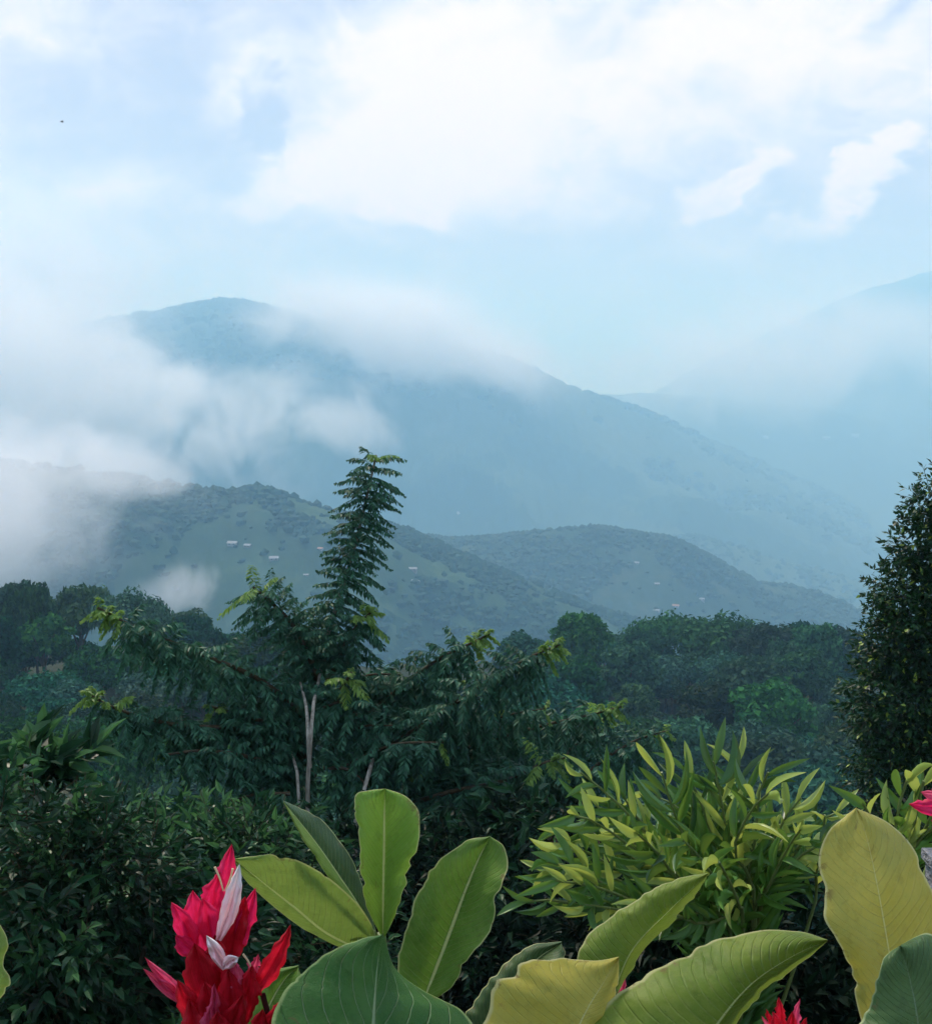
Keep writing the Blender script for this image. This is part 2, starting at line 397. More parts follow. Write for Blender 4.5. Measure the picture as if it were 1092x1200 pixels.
hill('far_mountain', [(560, 560), (700, 500), (800, 440), (870, 405), (930, 380), (1000, 348), (1060, 330), (1110, 312), (1180, 300), (1300, 330), (1450, 420)], 5600, 2300, 2000, -460, m_mtn, (200, 90), 45, 14, 60, 21)
hill('far_ridge', [(560, 470), (720, 466), (800, 466), (900, 478), (980, 470), (1092, 478), (1250, 470), (1400, 520)], 4300, 1500, 1200, -460, m_mtn, (200, 90), 28, 9, 40, 31)
hill('mountain', [(-420, 560), (-250, 500), (-100, 455), (60, 402), (110, 383), (150, 374), (200, 368), (235, 360), (275, 356), (320, 366), (370, 379), (420, 398), (470, 420), (520, 428), (560, 424), (590, 427), (620, 440), (660, 456), (720, 474), (790, 500), (850, 528), (920, 560), (1000, 600), (1060, 650)], 3000, 1450, 1300, -470, m_mtn, (420, 170), 30, 12, 22, 41, wood=(220, 700, -.25), gully=1.5)
hill('valley_spur', [(640, 700), (720, 655), (800, 628), (860, 640), (930, 668), (1000, 690), (1080, 668), (1180, 640), (1300, 660)], 1900, 500, 500, -480, m_mtn, (220, 80), 14, 6, 16, 51)
hill('hill', [(330, 690), (420, 640), (480, 628), (530, 634), (600, 630), (650, 622), (700, 619), (740, 626), (790, 634), (830, 656), (880, 688), (930, 706), (990, 730), (1060, 770)], 1150, 420, 350, -420, m_hill, (420, 170), 15, 2.0, 9, 61, wood=(55, 500, -.02), gully=1.3)
hill('left_hill', [(-260, 610), (-150, 560), (-40, 540), (60, 548), (130, 556), (200, 570), (260, 578), (310, 572), (350, 588), (400, 603), (450, 622), (500, 640), (560, 662), (640, 694), (720, 730), (800, 775)], 820, 380, 260, -380, m_lefthill, (420, 170), 13, 1.8, 8, 71, wood=(50, 600, -.06), gully=1.3)

# crowns that cover the slopes: far-off wood, one mass per hill
ico_v, ico_f = None, None
def ico(n=2):
    import bmesh
    b = bmesh.new(); bmesh.ops.create_icosphere(b, subdivisions=n, radius=1); b.verts.ensure_lookup_table()
    v = np.array([q.co for q in b.verts]); f = np.array([[q.index for q in fa.verts] for fa in b.faces]); b.free()
    return v, f
IV, IF = ico(2); JV, JF = ico(1)
def far_wood(name, hname, N, size, mat, seed, thr=-.15, smin=.05, crest_boost=.25, patch=90, field=None):
    r_ = np.random.default_rng(seed); X, Yy, Z = HILLS[hname]; n0, n1 = X.shape
    i = r_.uniform(0, n0 - 1.01, N * 3); j = r_.uniform(n1 * smin, n1 * .62, N * 3)
    cb = r_.uniform(0, 1, N * 3) < crest_boost; j[cb] = r_.normal(n1 * .5, n1 * .015, cb.sum())
    i0, j0 = i.astype(int), j.astype(int); fi, fj = i - i0, j - j0
    def L(A): return (A[i0, j0] * (1 - fi) * (1 - fj) + A[i0 + 1, j0] * fi * (1 - fj) + A[i0, j0 + 1] * (1 - fi) * fj + A[i0 + 1, j0 + 1] * fi * fj)
    x, y, z = L(X), L(Yy), L(Z)
    keep = wood_mask(x, y, patch, seed) > thr + r_.normal(0, .05, len(x)) - .5 * (r_.uniform(0, 1, len(x)) < .04)
    if field is not None: keep &= (np.hypot((x - field[0]) / field[3], (y - field[1]) / field[4]) > 1.0)
    x, y, z = x[keep][:N], y[keep][:N], z[keep][:N]; n = len(x)
    s = size * np.minimum(r_.lognormal(0, .45, n), 1.9)
    v = np.tile(JV[None], (n, 1, 1)); ofs = r_.uniform(0, 99, (n, 1, 3))
    nz = vnoise(v[..., 0] * 1.7 + ofs[..., 0], v[..., 1] * 1.7 + ofs[..., 1], v[..., 2] * 1.7 + ofs[..., 2], 5) + .5 * r_.uniform(-1, 1, v.shape[:2])
    v = v * (1 + .38 * nz)[..., None] * (s[:, None, None] * np.array([1, 1, .85])) + np.stack([x, y, z + s * .35], -1)[:, None]
    m = MB(); m.add(v.reshape(-1, 3), (JF[None] + (np.arange(n) * len(JV))[:, None, None]).reshape(-1, 3))
    return tag(m.build(name, mat, smooth=False), kind='stuff')
m_wood = leaf_mat('far_wood_leaves', (.003, .022, .013), (.016, .054, .027), .0, .8, .1)
m_scrub = leaf_mat('scrub_leaves', (.006, .028, .018), (.035, .062, .036), .0, .8, .1)
tag(far_wood('hillside_wood', 'hill', 14000, 2.3, m_scrub, 500, -.02, patch=55), 'hazy patchy wood covering the low hill beyond the plume tree')
tag(far_wood('hillside_wood', 'left_hill', 14000, 2.2, m_wood, 600, -.06, patch=50), 'hazy dark wood on the left hill below the mist')
tag(far_wood('mountain_wood', 'mountain', 14000, 8.5, m_wood, 700, -.25, .25, .42, 220), 'blue hazy forest on the big cloud-capped mountain')
tag(far_wood('valley_wood', 'valley_spur', 3500, 4.0, m_wood, 6, -.1, .1, .2, 120), 'pale hazy forest on the valley floor spur')

# ------------------------------------------------------------------ houses on the far slopes
m_hwall = land_mat('house_wall', [(0, (.20, .20, .19)), (1, (.30, .30, .29))], .4, 3, .8)
m_hroof = land_mat('house_roof', [(0, (.20, .22, .23)), (1, (.36, .37, .38))], .3, 2, .5)
m_hroof2 = land_mat('rust_roof', [(0, (.30, .16, .12)), (1, (.45, .28, .22))], .3, 2, .6)
m_dark = land_mat('window_dark', [(0, (.02, .02, .025)), (1, (.04, .04, .05))], .4, 3, .3)
def box(m, x0, x1, y0, y1, z0, z1, mat=0):
    v = [(x, y, z) for z in (z0, z1) for y in (y0, y1) for x in (x0, x1)]
    m.add(v, [[0, 2, 3, 1], [4, 5, 7, 6], [0, 1, 5, 4], [2, 6, 7, 3], [0, 4, 6, 2], [1, 3, 7, 5]], mat)
def on_hill(hname, px, py):
    """where the sight line through (px, py) first meets that hill's slope"""
    X, Yy, Z = HILLS[hname]; n1 = X.shape[1]
    a = X / Yy; col = np.argmin(np.abs(a[:, 0] - P(px, py, 1)[0]))
    d = Yy[col]; zr = np.array([P(px, py, q)[2] for q in d])
    hit = np.where(Z[col] > zr)[0]
    k = hit[0] if len(hit) else n1 // 2
    return np.array([X[col, k], Yy[col, k], Z[col, k]])
def house(hname, px, py, wpx, label, roof=None, rot=None):
    p = on_hill(hname, px, py); D = p[1]; W = wpx / F * D * .36; H = W * .55; Dp = W * .7
    e = empty('house', p, label, 'house', 'houses on the far hillsides')
    e.rotation_euler = (0, 0, random.uniform(-.5, .5) if rot is None else rot)
    a = MB(); box(a, -W, W, -Dp, Dp, -3, H); a.build('wall', m_hwall, e, False)
    a = MB(); o = W * .14
    a.add([(-W - o, -Dp - o, H * .97), (W + o, -Dp - o, H * .97), (W + o, 0, H * 1.75), (-W - o, 0, H * 1.75), (-W - o, Dp + o, H * .97), (W + o, Dp + o, H * .97)],
          [[0, 1, 2, 3], [3, 2, 5, 4], [0, 4, 5, 1]]); a.add([(-W, -Dp, H), (-W, 0, H * 1.7), (-W, Dp, H), (W, -Dp, H), (W, 0, H * 1.7), (W, Dp, H)], [[0, 1, 2], [3, 5, 4]])
    a.build('roof', roof or m_hroof, e, False)
    for k in (-.5, .5):
        a = MB(); box(a, W * (k - .16), W * (k + .16), -Dp - .12, -Dp + .05, H * .35, H * .8); a.build('window', m_dark, e, False)
house('left_hill', 272, 640, 15, 'long pale house uppermost on the left hill, right of the green field')
house('left_hill', 290, 643, 11, 'small white house next to the long house above the green field')
house('left_hill', 322, 658, 14, 'white house on the left hill, halfway between field and plume tree')
house('left_hill', 376, 650, 9, 'tiny house on the left hill just left of the tall plume', m_hroof2)
house('left_hill', 358, 678, 8, 'lowest tiny house on the left hill, left of the plume')
house('left_hill', 484, 671, 12, 'white house right of the tall plume, upper of the pair')
house('left_hill', 487, 684, 13, 'white house right of the tall plume, lower of the pair')
house('left_hill', 612, 745, 12, 'pale blue-white roof low in the valley behind the right plume branches')
house('hill', 746, 663, 8, 'tiny white roof on upper right shoulder of the scrubby hill')
house('hill', 770, 688, 8, 'tiny white roof below the brown strip on the scrubby hill')
house('hill', 768, 719, 10, 'pale roof low on the scrubby hill, leftmost of the lower row')
house('hill', 792, 712, 10, 'rusty roof low on the scrubby hill, in the middle of the lower row', m_hroof2)
house('hill', 822, 704, 9, 'pale roof low on the scrubby hill, rightmost of the lower row')
house('far_ridge', 898, 516, 9, 'faint white house on the far hazy ridge, leftmost of three')
house('far_ridge', 966, 520, 11, 'faint white house on the far hazy ridge, middle of three')
house('far_ridge', 1002, 512, 11, 'faint white house on the far hazy ridge, rightmost of three')
house('mountain', 540, 611, 14, 'faint long roof at the foot of the big mountain')

# ------------------------------------------------------------------ forest trees on the nearer slopes
m_bark = bark_mat('brown_bark', (.07, .05, .035), (.14, .11, .08))
m_pale_bark = bark_mat('pale_bark', (.14, .13, .10), (.32, .31, .26), 14)
m_twig = bark_mat('twig_bark', (.04, .035, .02), (.09, .07, .04), 20)
m_forest = leaf_mat('forest_leaves', (.003, .026, .015), (.034, .135, .055), .12, .8, .04, 1.35)

def crown(m, Rx, Rz, lobes, per, leaf, r_, mat=0, flat=.5):
    for k in range(lobes):
        th_, ph = r_.uniform(0, 2 * np.pi), np.arccos(r_.uniform(-.25, 1))
        rad = r_.uniform(.45, .85)
        c = np.array([Rx * rad * np.sin(ph) * np.cos(th_), Rx * rad * np.sin(ph) * np.sin(th_), Rz * rad * np.cos(ph)])
        lr = Rx * r_.uniform(.22, .42)
        d = nrm(r_.normal(size=(per, 3))); d[:, 2] = np.abs(d[:, 2]) * .9 - .25; d = nrm(d)
        p = c + d * lr * r_.uniform(.55, 1.08, (per, 1)) * np.array([1, 1, flat + .25])
        dirv = nrm(np.cross(d, nrm(r_.normal(size=(per, 3)))) + d * .35 + np.array([0, 0, -.25]))
        m.leaves(p, dirv, d + r_.normal(0, .35, (per, 3)), leaf * r_.uniform(.6, 1.4, per), leaf * r_.uniform(.5, 1.0, per), mat, 'clump')

def proto_tree(kind, H, Rx, Rz, lobes, per, leaf, seed):
    """trunk, limbs and leaf clumps of one forest tree, built at the origin"""
    r_ = np.random.default_rng(seed)
    e = empty(kind, (0, 0, 0), 'forest tree', 'tree')
    a = MB(); cz = H - Rz
    a.tube(catmull([(0, 0, -1.5), (.1, .05, cz * .5), (r_.uniform(-.3, .3), r_.uniform(-.3, .3), H * .8)], 9), np.linspace(.28, .07, 9) * H / 8, 7)
    a.build('trunk', m_bark, e)
    for k in range(5):
        th_ = k * 1.257 + r_.uniform(0, .6); b = MB()
        b.tube(catmull([(0, 0, cz * .55), (Rx * .4 * math.cos(th_), Rx * .4 * math.sin(th_), cz), (Rx * .75 * math.cos(th_), Rx * .75 * math.sin(th_), cz + Rz * .35)], 6), np.linspace(.12, .03, 6) * H / 8, 5)
        b.build('limb', m_bark, e)
    c = MB(); crown(c, Rx, Rz, lobes, per, leaf, r_)
    c.v = [v + np.array([0, 0, cz], np.float32) for v in c.v]
    c.build('crown', m_forest, e, False)
    return e
def copy_thing(e):
    r = e.copy(); COL.objects.link(r)
    for ch in e.children:
        c = ch.copy(); COL.objects.link(c); c.parent = r
        for q in ch.children:
            d = q.copy(); COL.objects.link(d); d.parent = c
    return r
protos = [proto_tree('forest_tree', 8.5, 4.2, 3.0, 38, 120, .62, 11), proto_tree('forest_tree', 10, 3.6, 4.2, 40, 120, .60, 12),
          proto_tree('forest_tree', 7.0, 3.4, 2.6, 30, 120, .50, 13), proto_tree('forest_tree', 9.0, 5.6, 2.5, 46, 120, .60, 14),
          proto_tree('forest_tree', 11, 3.0, 4.6, 36, 110, .62, 15)]
used = set()
def put_tree(k, x, y, z, s, label, group=None):
    e = protos[k] if k not in used else copy_thing(protos[k])
    used.add(k)
    e.location = (float(x), float(y), float(z)); e.rotation_euler = (random.uniform(-.06, .06), random.uniform(-.06, .06), random.uniform(0, 6.28))
    e.scale = (s * random.uniform(.88, 1.12), s * random.uniform(.88, 1.12), s * random.uniform(.85, 1.12))
    e['label'] = label
    if group: e['group'] = group
    elif 'group' in e: del e['group']
    return e
PH = [8.5, 10, 7, 9, 11]
def top_tree(k, px, py, Y, s, label):
    """a tree whose crown top shows at (px, py)"""
    p = P(px, py, Y); z = float(ground_z(p[0], p[1])); h = (p[2] - z) / (PH[k] * .97)
    e = put_tree(k, p[0], p[1], z, s, label); e.scale = (s, s * random.uniform(.9, 1.1), h)
# skyline trees one can tell apart
top_tree(3, 782, 729, 158, .95, 'dark round-crowned tree standing highest on the right forest skyline, left of the broad one')
top_tree(3, 846, 731, 150, 1.25, 'broad dark tree on the right forest skyline, between two rounder ones')
top_tree(0, 940, 733, 150, 1.05, 'rounded tree on the right forest skyline nearest the dark conical tree')
top_tree(2, 893, 744, 165, .8, 'small tree in the dip of the right forest skyline')
top_tree(1, 815, 742, 160, .8, 'narrow tree between the two tallest crowns of the right forest skyline')
top_tree(0, 985, 738, 150, 1.0, 'tree on the right forest skyline directly beside the dark conical tree')
top_tree(0, 700, 752, 150, .9, 'leftmost tree of the right forest skyline, behind the plume branches')
top_tree(3, 740, 748, 156, .9, 'low spreading tree on the right forest skyline, left of the tallest')
top_tree(4, 10, 676, 120, .85, 'slim tree at the left picture edge, highest on the left forest skyline')
top_tree(2, 40, 690, 118, .9, 'tree on the left forest skyline next to the slim edge tree')
top_tree(0, 88, 690, 122, .9, 'rounded tree on the left forest skyline, left of the pale branch tip')
top_tree(3, 150, 704, 118, .8, 'flat-topped tree on the left forest skyline above the long plume branch')
top_tree(2, 225, 726, 116, .9, 'low tree ending the left forest skyline beside the mist')
# the slopes below them
def slope(poly, n, group, label, seed, smin, smax):
    r_ = np.random.default_rng(seed); made = []
    for _ in range(n * 40):
        if len(made) >= n: break
        px, q = r_.uniform(poly[0], poly[1]), r_.uniform(0, 1)
        Y = poly[2] * (poly[3] / poly[2]) ** q; s = r_.uniform(smin, smax) * (.58 + .42 * (1 - q)); rad = 4.6 * s
        p = P(px, 700, Y)
        if any((p[0] - a) ** 2 + ((p[1] - b) * .8) ** 2 < (rad * .5 + c * .5) ** 2 for a, b, c in made): continue
        made.append((p[0], p[1], rad)); k = int(r_.integers(0, 5))
        put_tree(k, p[0], p[1], float(ground_z(p[0], p[1])), s, label, group)
    return len(made)
n1 = slope((600, 1130, 150, 48), 100, 'trees on the right forest slope', 'dark green tree massed with others on the right forest slope', 21, .75, 1.3)
slope((590, 1130, 158, 118), 34, 'trees on the right forest slope', 'dark green tree massed with others on the right forest slope', 29, .5, .8)
for q_ in ((795, 147), (782, 138), (810, 141), (770, 143)):
    p = P(q_[0], 700, q_[1]); put_tree(3, p[0], p[1], float(ground_z(p[0], p[1])), .72, 'dark green tree massed with others on the right forest slope', 'trees on the right forest slope')
n2 = slope((-60, 380, 135, 42), 85, 'trees on the left forest slope', 'blue-green tree massed with others on the left forest slope', 22, .65, 1.05)
n3 = slope((340, 640, 140, 30), 50, 'trees behind the plume tree', 'dark tree filling the slope behind the plume tree', 23, .6, .9)


# ------------------------------------------------------------------ the plume tree
m_pinna = leaf_mat('feather_leaves', (.004, .028, .016), (.048, .16, .085), .2, .5, .2)
m_fresh = leaf_mat('fresh_feather_leaves', (.05, .14, .03), (.20, .33, .06), .4, .5, .3)

def pinnate(m, p0, d, up, L, nl, ll, lw, droop, mat, r_):
    """one feather leaf: arching stalk with drooping leaflets in pairs"""
    s = np.linspace(0, 1, nl + 1)
    d = nrm(d); down = np.array([0, 0, -1.])
    pts = p0 + d * (s[:, None] * L) + down * (droop * L * (s[:, None] ** 2))
    m.tube(pts[::5] if nl > 6 else pts, .003, 3, mat)
    T = nrm(np.gradient(pts, axis=0)); side = nrm(np.cross(T, np.array([0, 0, 1.]) + .001)); q = pts[1:]; T = T[1:]; side = side[1:]
    prof = np.sin(np.pi * np.clip(.12 + .83 * s[1:], 0, 1)) ** .6
    for sg in (-1, 1):
        dv = nrm(side * sg * .75 + T * .45 + down * r_.uniform(.35, 1.1, (nl, 1)) + r_.normal(0, .16, (nl, 3)))
        m.leaves(q + r_.normal(0, .004, (nl, 3)), dv, np.array([0, 0, 1.]) + r_.normal(0, .3, (nl, 3)), ll * prof * r_.uniform(.8, 1.15, nl), lw, mat, 'leaf')

GAP = .50
def plume(tree, path, gap, L, r_, rad=(.035, .012), nl=18, ll=.12, lw=.033, fresh=.10, ang_up=.15, hang=.3, barkm=None, start=.18, name='branch', even=False):
    pts = catmull(path, 24); seg = np.r_[0, np.cumsum(np.linalg.norm(np.diff(pts, axis=0), axis=1))]; tot = seg[-1]
    b = MB(); b.tube(pts, np.linspace(rad[0], rad[1], 24), 7); bo = b.build(name, barkm or m_twig, tree)
    f = MB(); n = int(tot * (1 - start) / gap); ph = r_.uniform(0, 6.28)
    for k in range(n):
        s_ = start * tot + ((k // 5) * 5 * gap + r_.normal(0, .010) if even else (k + r_.uniform(0, .5)) * gap); s_ = max(s_, 0); u = min(s_ / tot, 1)
        p = np.array([np.interp(s_, seg, pts[:, i]) for i in range(3)]); i = min(int(u * 23), 22)
        T = nrm(pts[i + 1] - pts[i]); A = nrm(np.cross(T, [0.2, .3, 1.]) if abs(T[2]) < .9 else np.cross(T, [1., .1, 0])); B = np.cross(T, A)
        ph += 2.399 + r_.normal(0, .2); rv = A * math.cos(ph) + B * math.sin(ph)
        d = rv + T * (ang_up + .9 * max(0, u - .9) * 8) + np.array([0, 0, -hang * (1 - max(0, u - .85) * 6) + r_.normal(0, .1)])
        fr = u > 1 - .75 * fresh * r_.uniform(.3, 1.3)
        size = L * r_.uniform(.92, 1.08) * min(1, .78 + (1 - u) * 6) if even else L * (.72 + .28 * math.sin(math.pi * min(1, u * .9 + .1))) * (1 if u < .9 else .55) * r_.uniform(.82, 1.15)
        pinnate(f, p, d, None, size, nl, ll * (1 if u < .9 or even else .6), lw, r_.uniform(.2, .5), 1 if fr else 0, r_)
    f.build('foliage', [m_pinna, m_fresh], bo, False)

TY = 12.0
base = P(366, 1010, 10.6); base[2] = ground_z(base[0], base[1])
tree = empty('plume_tree', base, 'tall tree with feather-leaved plume rising above all and pale thin trunk', 'tree')
tree.location = (0, 0, 0)
r_ = np.random.default_rng(31)
def PP(l): return [P(*q) for q in l]
b = MB(); tp = [base - np.array([0, 0, .4])] + PP([(361, 960, 10.5), (363, 890, 10.5), (367, 830, 10.8), (373, 800, 11.5), (378, 775, 12.0)])
b.tube(catmull(tp, 22), np.linspace(.034, .014, 22), 9); b.build('trunk', m_pale_bark, tree)
b = MB(); b.tube(catmull([base + np.array([.6, .3, -.4])] + PP([(416, 1000, 10.4), (420, 950, 10.4), (430, 915, 10.5), (438, 885, 11.0), (444, 855, 11.9)]), 14), np.linspace(.04, .016, 14), 8); b.build('trunk', m_pale_bark, tree)
b = MB(); b.tube(catmull([base + np.array([-.2, .2, -.4])] + PP([(352, 960, 10.4), (350, 915, 10.5), (345, 893, 10.9), (338, 868, 11.8)]), 10), np.linspace(.03, .012, 10), 7); b.build('trunk', m_pale_bark, tree)
b = MB(); b.tube(catmull(PP([(363, 900, 10.5), (361, 860, 10.6), (359, 828, 10.9), (352, 800, 11.5)]), 10), np.linspace(.022, .012, 10), 7); b.build('trunk', m_pale_bark, tree)
plume(tree, PP([(378, 775, TY), (390, 725, TY), (412, 655, TY), (428, 590, TY), (441, 533, TY)]), .0165, .38, r_, (.03, .012), 17, .10, .032, .05, .10, -.06, start=.0, even=True, barkm=m_pale_bark)
plume(tree, PP([(372, 790, 11.7), (345, 735, 11.6), (318, 706, 11.5), (297, 688, 11.4)]), GAP * .030, .42, r_, fresh=.14, ang_up=.35, hang=-.05, even=True, ll=.10, lw=.028)
plume(tree, PP([(372, 800, 12.2), (352, 740, 12.2), (345, 718, 12.2)]), GAP * .05, .4, r_, fresh=.05)
plume(tree, PP([(366, 850, 11.6), (310, 800, 11.2), (240, 768, 11.0), (165, 738, 10.7), (115, 712, 10.5)]), GAP * .042, .43, r_, fresh=.14, hang=.55, start=.1)
plume(tree, PP([(364, 890, 11.5), (290, 856, 11.0), (210, 850, 10.6), (140, 832, 10.3), (102, 812, 10.2)]), GAP * .042, .43, r_, fresh=.13, hang=.55, start=.1)
plume(tree, PP([(364, 880, 11.6), (320, 850, 11.2), (280, 838, 11.0), (248, 828, 10.8)]), GAP * .05, .36, r_, fresh=.22, hang=.4)
plume(tree, PP([(362, 920, 11.4), (300, 890, 10.8), (240, 880, 10.4), (190, 885, 10.2)]), GAP * .05, .38, r_, fresh=.05, hang=.5)
plume(tree, PP([(384, 800, 11.8), (410, 745, 11.7), (436, 716, 11.6)]), GAP * .045, .40, r_, fresh=.25, hang=.1, ang_up=.4)
plume(tree, PP([(384, 850, 11.4), (398, 812, 11.2), (412, 788, 11.1)]), GAP * .055, .34, r_, fresh=.35, hang=.1, ang_up=.4)
plume(tree, PP([(390, 880, 12), (450, 822, 12), (510, 775, 11.9), (556, 752, 11.8), (574, 742, 11.8)]), GAP * .04, .42, r_, fresh=.14, hang=.5)
plume(tree, PP([(420, 900, 11.6), (500, 846, 11.4), (570, 800, 11.3), (625, 768, 11.2), (656, 756, 11.2)]), GAP * .042, .46, r_, fresh=.12, hang=.5)
plume(tree, PP([(430, 930, 12.2), (540, 880, 12.4), (630, 852, 12.5), (690, 838, 12.5), (728, 828, 12.5)]), GAP * .045, .52, r_, fresh=.12, hang=.5)
plume(tree, PP([(430, 960, 11.4), (520, 930, 11.1), (590, 915, 11), (640, 893, 10.9), (662, 888, 10.9)]), GAP * .045, .50, r_, fresh=.14, hang=.5)
for px0, py0, px1, py1, Y in [(380, 850, 440, 800, 12.3), (380, 880, 460, 850, 11.3), (370, 830, 330, 790, 12.4), (400, 900, 520, 870, 11), (395, 930, 480, 915, 11.2), (420, 900, 500, 880, 12.6), (430, 860, 470, 790, 12.6),
                              (370, 910, 310, 870, 12.3), (440, 900, 560, 850, 12.8), (470, 940, 600, 890, 12.6), (400, 960, 460, 975, 11.6), (450, 970, 560, 980, 12), (380, 830, 420, 840, 11.2), (360, 940, 300, 930, 11.5), (500, 930, 620, 940, 12.6), (360, 850, 290, 820, 12.2), (380, 900, 440, 930, 10.9), (450, 850, 540, 800, 12.3), (480, 880, 580, 840, 12.1), (340, 930, 240, 960, 10.6), (380, 820, 470, 790, 12.3), (520, 880, 640, 830, 12.3)]:
    plume(tree, PP([(px0, py0, Y), ((px0 + px1) / 2, (py0 + py1) / 2 - 12, Y - .1), (px1, py1, Y - .2)]), GAP * .06, .44, r_, (.022, .008), fresh=.06, hang=.5, start=.05)

# a second, lower tree of the kind behind it on the right
base2 = P(640, 1060, 16.5); base2[2] = ground_z(base2[0], base2[1])
tree2 = empty('plume_tree', base2, 'lower feather-leaved tree behind the ginger bush, right of the tall plume tree', 'tree'); tree2.location = (0, 0, 0)
b = MB(); b.tube(catmull([base2, P(640, 1000, 16.5), P(648, 930, 16.5)], 10), np.linspace(.09, .04, 10), 8); b.build('trunk', m_pale_bark, tree2)
for pts in ([(648, 960), (690, 905), (740, 870), (782, 856)], [(648, 950), (660, 890), (690, 860), (712, 838)], [(648, 980), (600, 930), (560, 905)], [(645, 990), (700, 960), (760, 945)], [(645, 985), (640, 930), (655, 900)], [(640, 1010), (580, 985), (530, 980)], [(645, 1010), (700, 1000), (740, 1010)]):
    plume(tree2, PP([(a, c, 16.5 + .4 * random.uniform(-1, 1)) for a, c in pts]), GAP * .055, .5, r_, (.04, .012), 11, .15, .05, .12, .2, .4)

# ------------------------------------------------------------------ shrubs and the dark conical tree
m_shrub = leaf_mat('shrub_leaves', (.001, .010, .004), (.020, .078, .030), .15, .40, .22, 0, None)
m_shrub_lit = leaf_mat('lit_shrub_leaves', (.010, .050, .018), (.075, .19, .06), .28, .42, .28)  # lit copy of the shrub leaves, sky highlights put into the colour
m_shade = leaf_mat('shaded_shrub_leaves', (.001, .006, .003), (.007, .024, .011), .1, .5, .1)  # shaded copy of the shrub leaves, deep shade put into the colour
m_cone = leaf_mat('conical_tree_leaves', (.002, .016, .007), (.026, .085, .024), .16, .42, .22, 0, (.28, .40, .07))  # last colour paints yellow-green highlights on scattered leaves

def shrub(name, label, cat, lobes, ground_pt, nt, leaf, r_, mats, frac=.15, tw=.32, group=None):
    """stems rising from the ground and leafy twigs all over the lobes of the crown; lobes are (centre, radii)"""
    e = empty(name, ground_pt, label, cat, group); e.location = (0, 0, 0)
    vol = np.array([l[1][0] * l[1][2] for l in lobes]); vol = vol / vol.sum()
    for c, rad in lobes:
        b = MB(); g0 = np.asarray(ground_pt) + np.array([r_.uniform(-.2, .2), r_.uniform(-.2, .2), -.2])
        b.tube(catmull([g0, (g0 + c) / 2 + np.array([0, 0, .15]), c], 8), np.linspace(.03, .012, 8), 6); b.build('stem', m_twig, e)
    f = MB()
    for (c, rad), vv in zip(lobes, vol):
        lf = leaf * r_.uniform(.7, 1.3); n = int(nt * vv * (leaf / lf) ** 1.3)
        d = nrm(r_.normal(size=(n, 3))); d[:, 1] = np.where(d[:, 1] > .3, -d[:, 1], d[:, 1])
        p = c + d * np.asarray(rad) * r_.uniform(.45, 1.02, (n, 1)) ** .6
        kp = vnoise(p[:, 0] * 2.6, p[:, 1] * 2.6, p[:, 2] * 2.6, 12) > -.18
        if name == 'shrub': p, d = p[kp], d[kp]; n = len(p)
        ax = nrm(d * .8 + np.array([0, -.1, .25]) + r_.normal(0, .45, (n, 3)))
        mm = np.where(r_.uniform(0, 1, n) < frac + .25 * np.clip(d[:, 2], 0, 1), 1, 0)  # second, brighter leaf colour is likelier on crown tops, painting light from above
        for k in range(7):
            u = k / 6; q = p + ax * tw * u * (.8 + 0 * u)
            side = nrm(np.cross(ax, r_.normal(size=(n, 3))))
            dv = nrm(side * (1 - .5 * u) + ax * (.4 + u) + np.array([0, 0, -.45]))
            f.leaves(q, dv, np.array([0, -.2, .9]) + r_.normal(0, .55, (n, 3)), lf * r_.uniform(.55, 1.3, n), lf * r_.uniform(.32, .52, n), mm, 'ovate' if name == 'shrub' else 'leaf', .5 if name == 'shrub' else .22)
        if n:
            for q0, a0 in zip(p[::3], ax[::3]): f.tube([q0 - a0 * .1, q0 + a0 * tw], [.004, .002], 3, 2)
    f.build('foliage', [*mats, m_twig], e, False)
    return e
def lob(px, py, Y, rx, rz, ry=None):
    k = Y / F
    return (P(px, py, Y), (rx * k, ry if ry else rx * k * .8, rz * k))
def gp(px, Y):
    p = P(px, 1000, Y); p[2] = ground_z(p[0], p[1]); return p
r_ = np.random.default_rng(41)
shrub('shrub', 'big dark leafy shrub filling the lower left corner in front of the forest', 'shrub',
      [lob(20, 1000, 5.2, 80, 70), lob(110, 1040, 5.4, 95, 80), lob(60, 1110, 5.0, 120, 100), lob(170, 1110, 5.1, 110, 120), lob(-30, 1060, 5.0, 90, 140), lob(120, 1200, 4.8, 150, 90)], gp(80, 5.3), 3000, .088, r_, [m_shrub, m_shrub_lit], .03)
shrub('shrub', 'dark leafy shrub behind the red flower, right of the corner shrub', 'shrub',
      [lob(230, 1025, 6.6, 85, 60), lob(290, 1065, 6.4, 95, 95), lob(215, 1090, 6.2, 100, 110), lob(350, 1120, 6.6, 90, 110), lob(290, 1190, 6.0, 110, 80)], gp(270, 6.5), 2200, .092, r_, [m_shrub, m_shrub_lit], .16)
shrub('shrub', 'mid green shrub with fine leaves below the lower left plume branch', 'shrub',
      [lob(215, 1000, 8.5, 110, 50), lob(120, 985, 8.2, 90, 40), lob(300, 1010, 8.6, 80, 60)], gp(210, 8.6), 1200, .10, r_, [m_shrub, m_shrub_lit], .22)
shrub('shrub', 'dark shrub with large leaves, some painted pale as highlights, at the left edge below the forest', 'shrub',
      [lob(10, 922, 6.4, 60, 30), lob(62, 925, 6.6, 45, 28)], gp(20, 6.5), 170, .17, r_, [m_shrub, m_shrub_lit], .25)
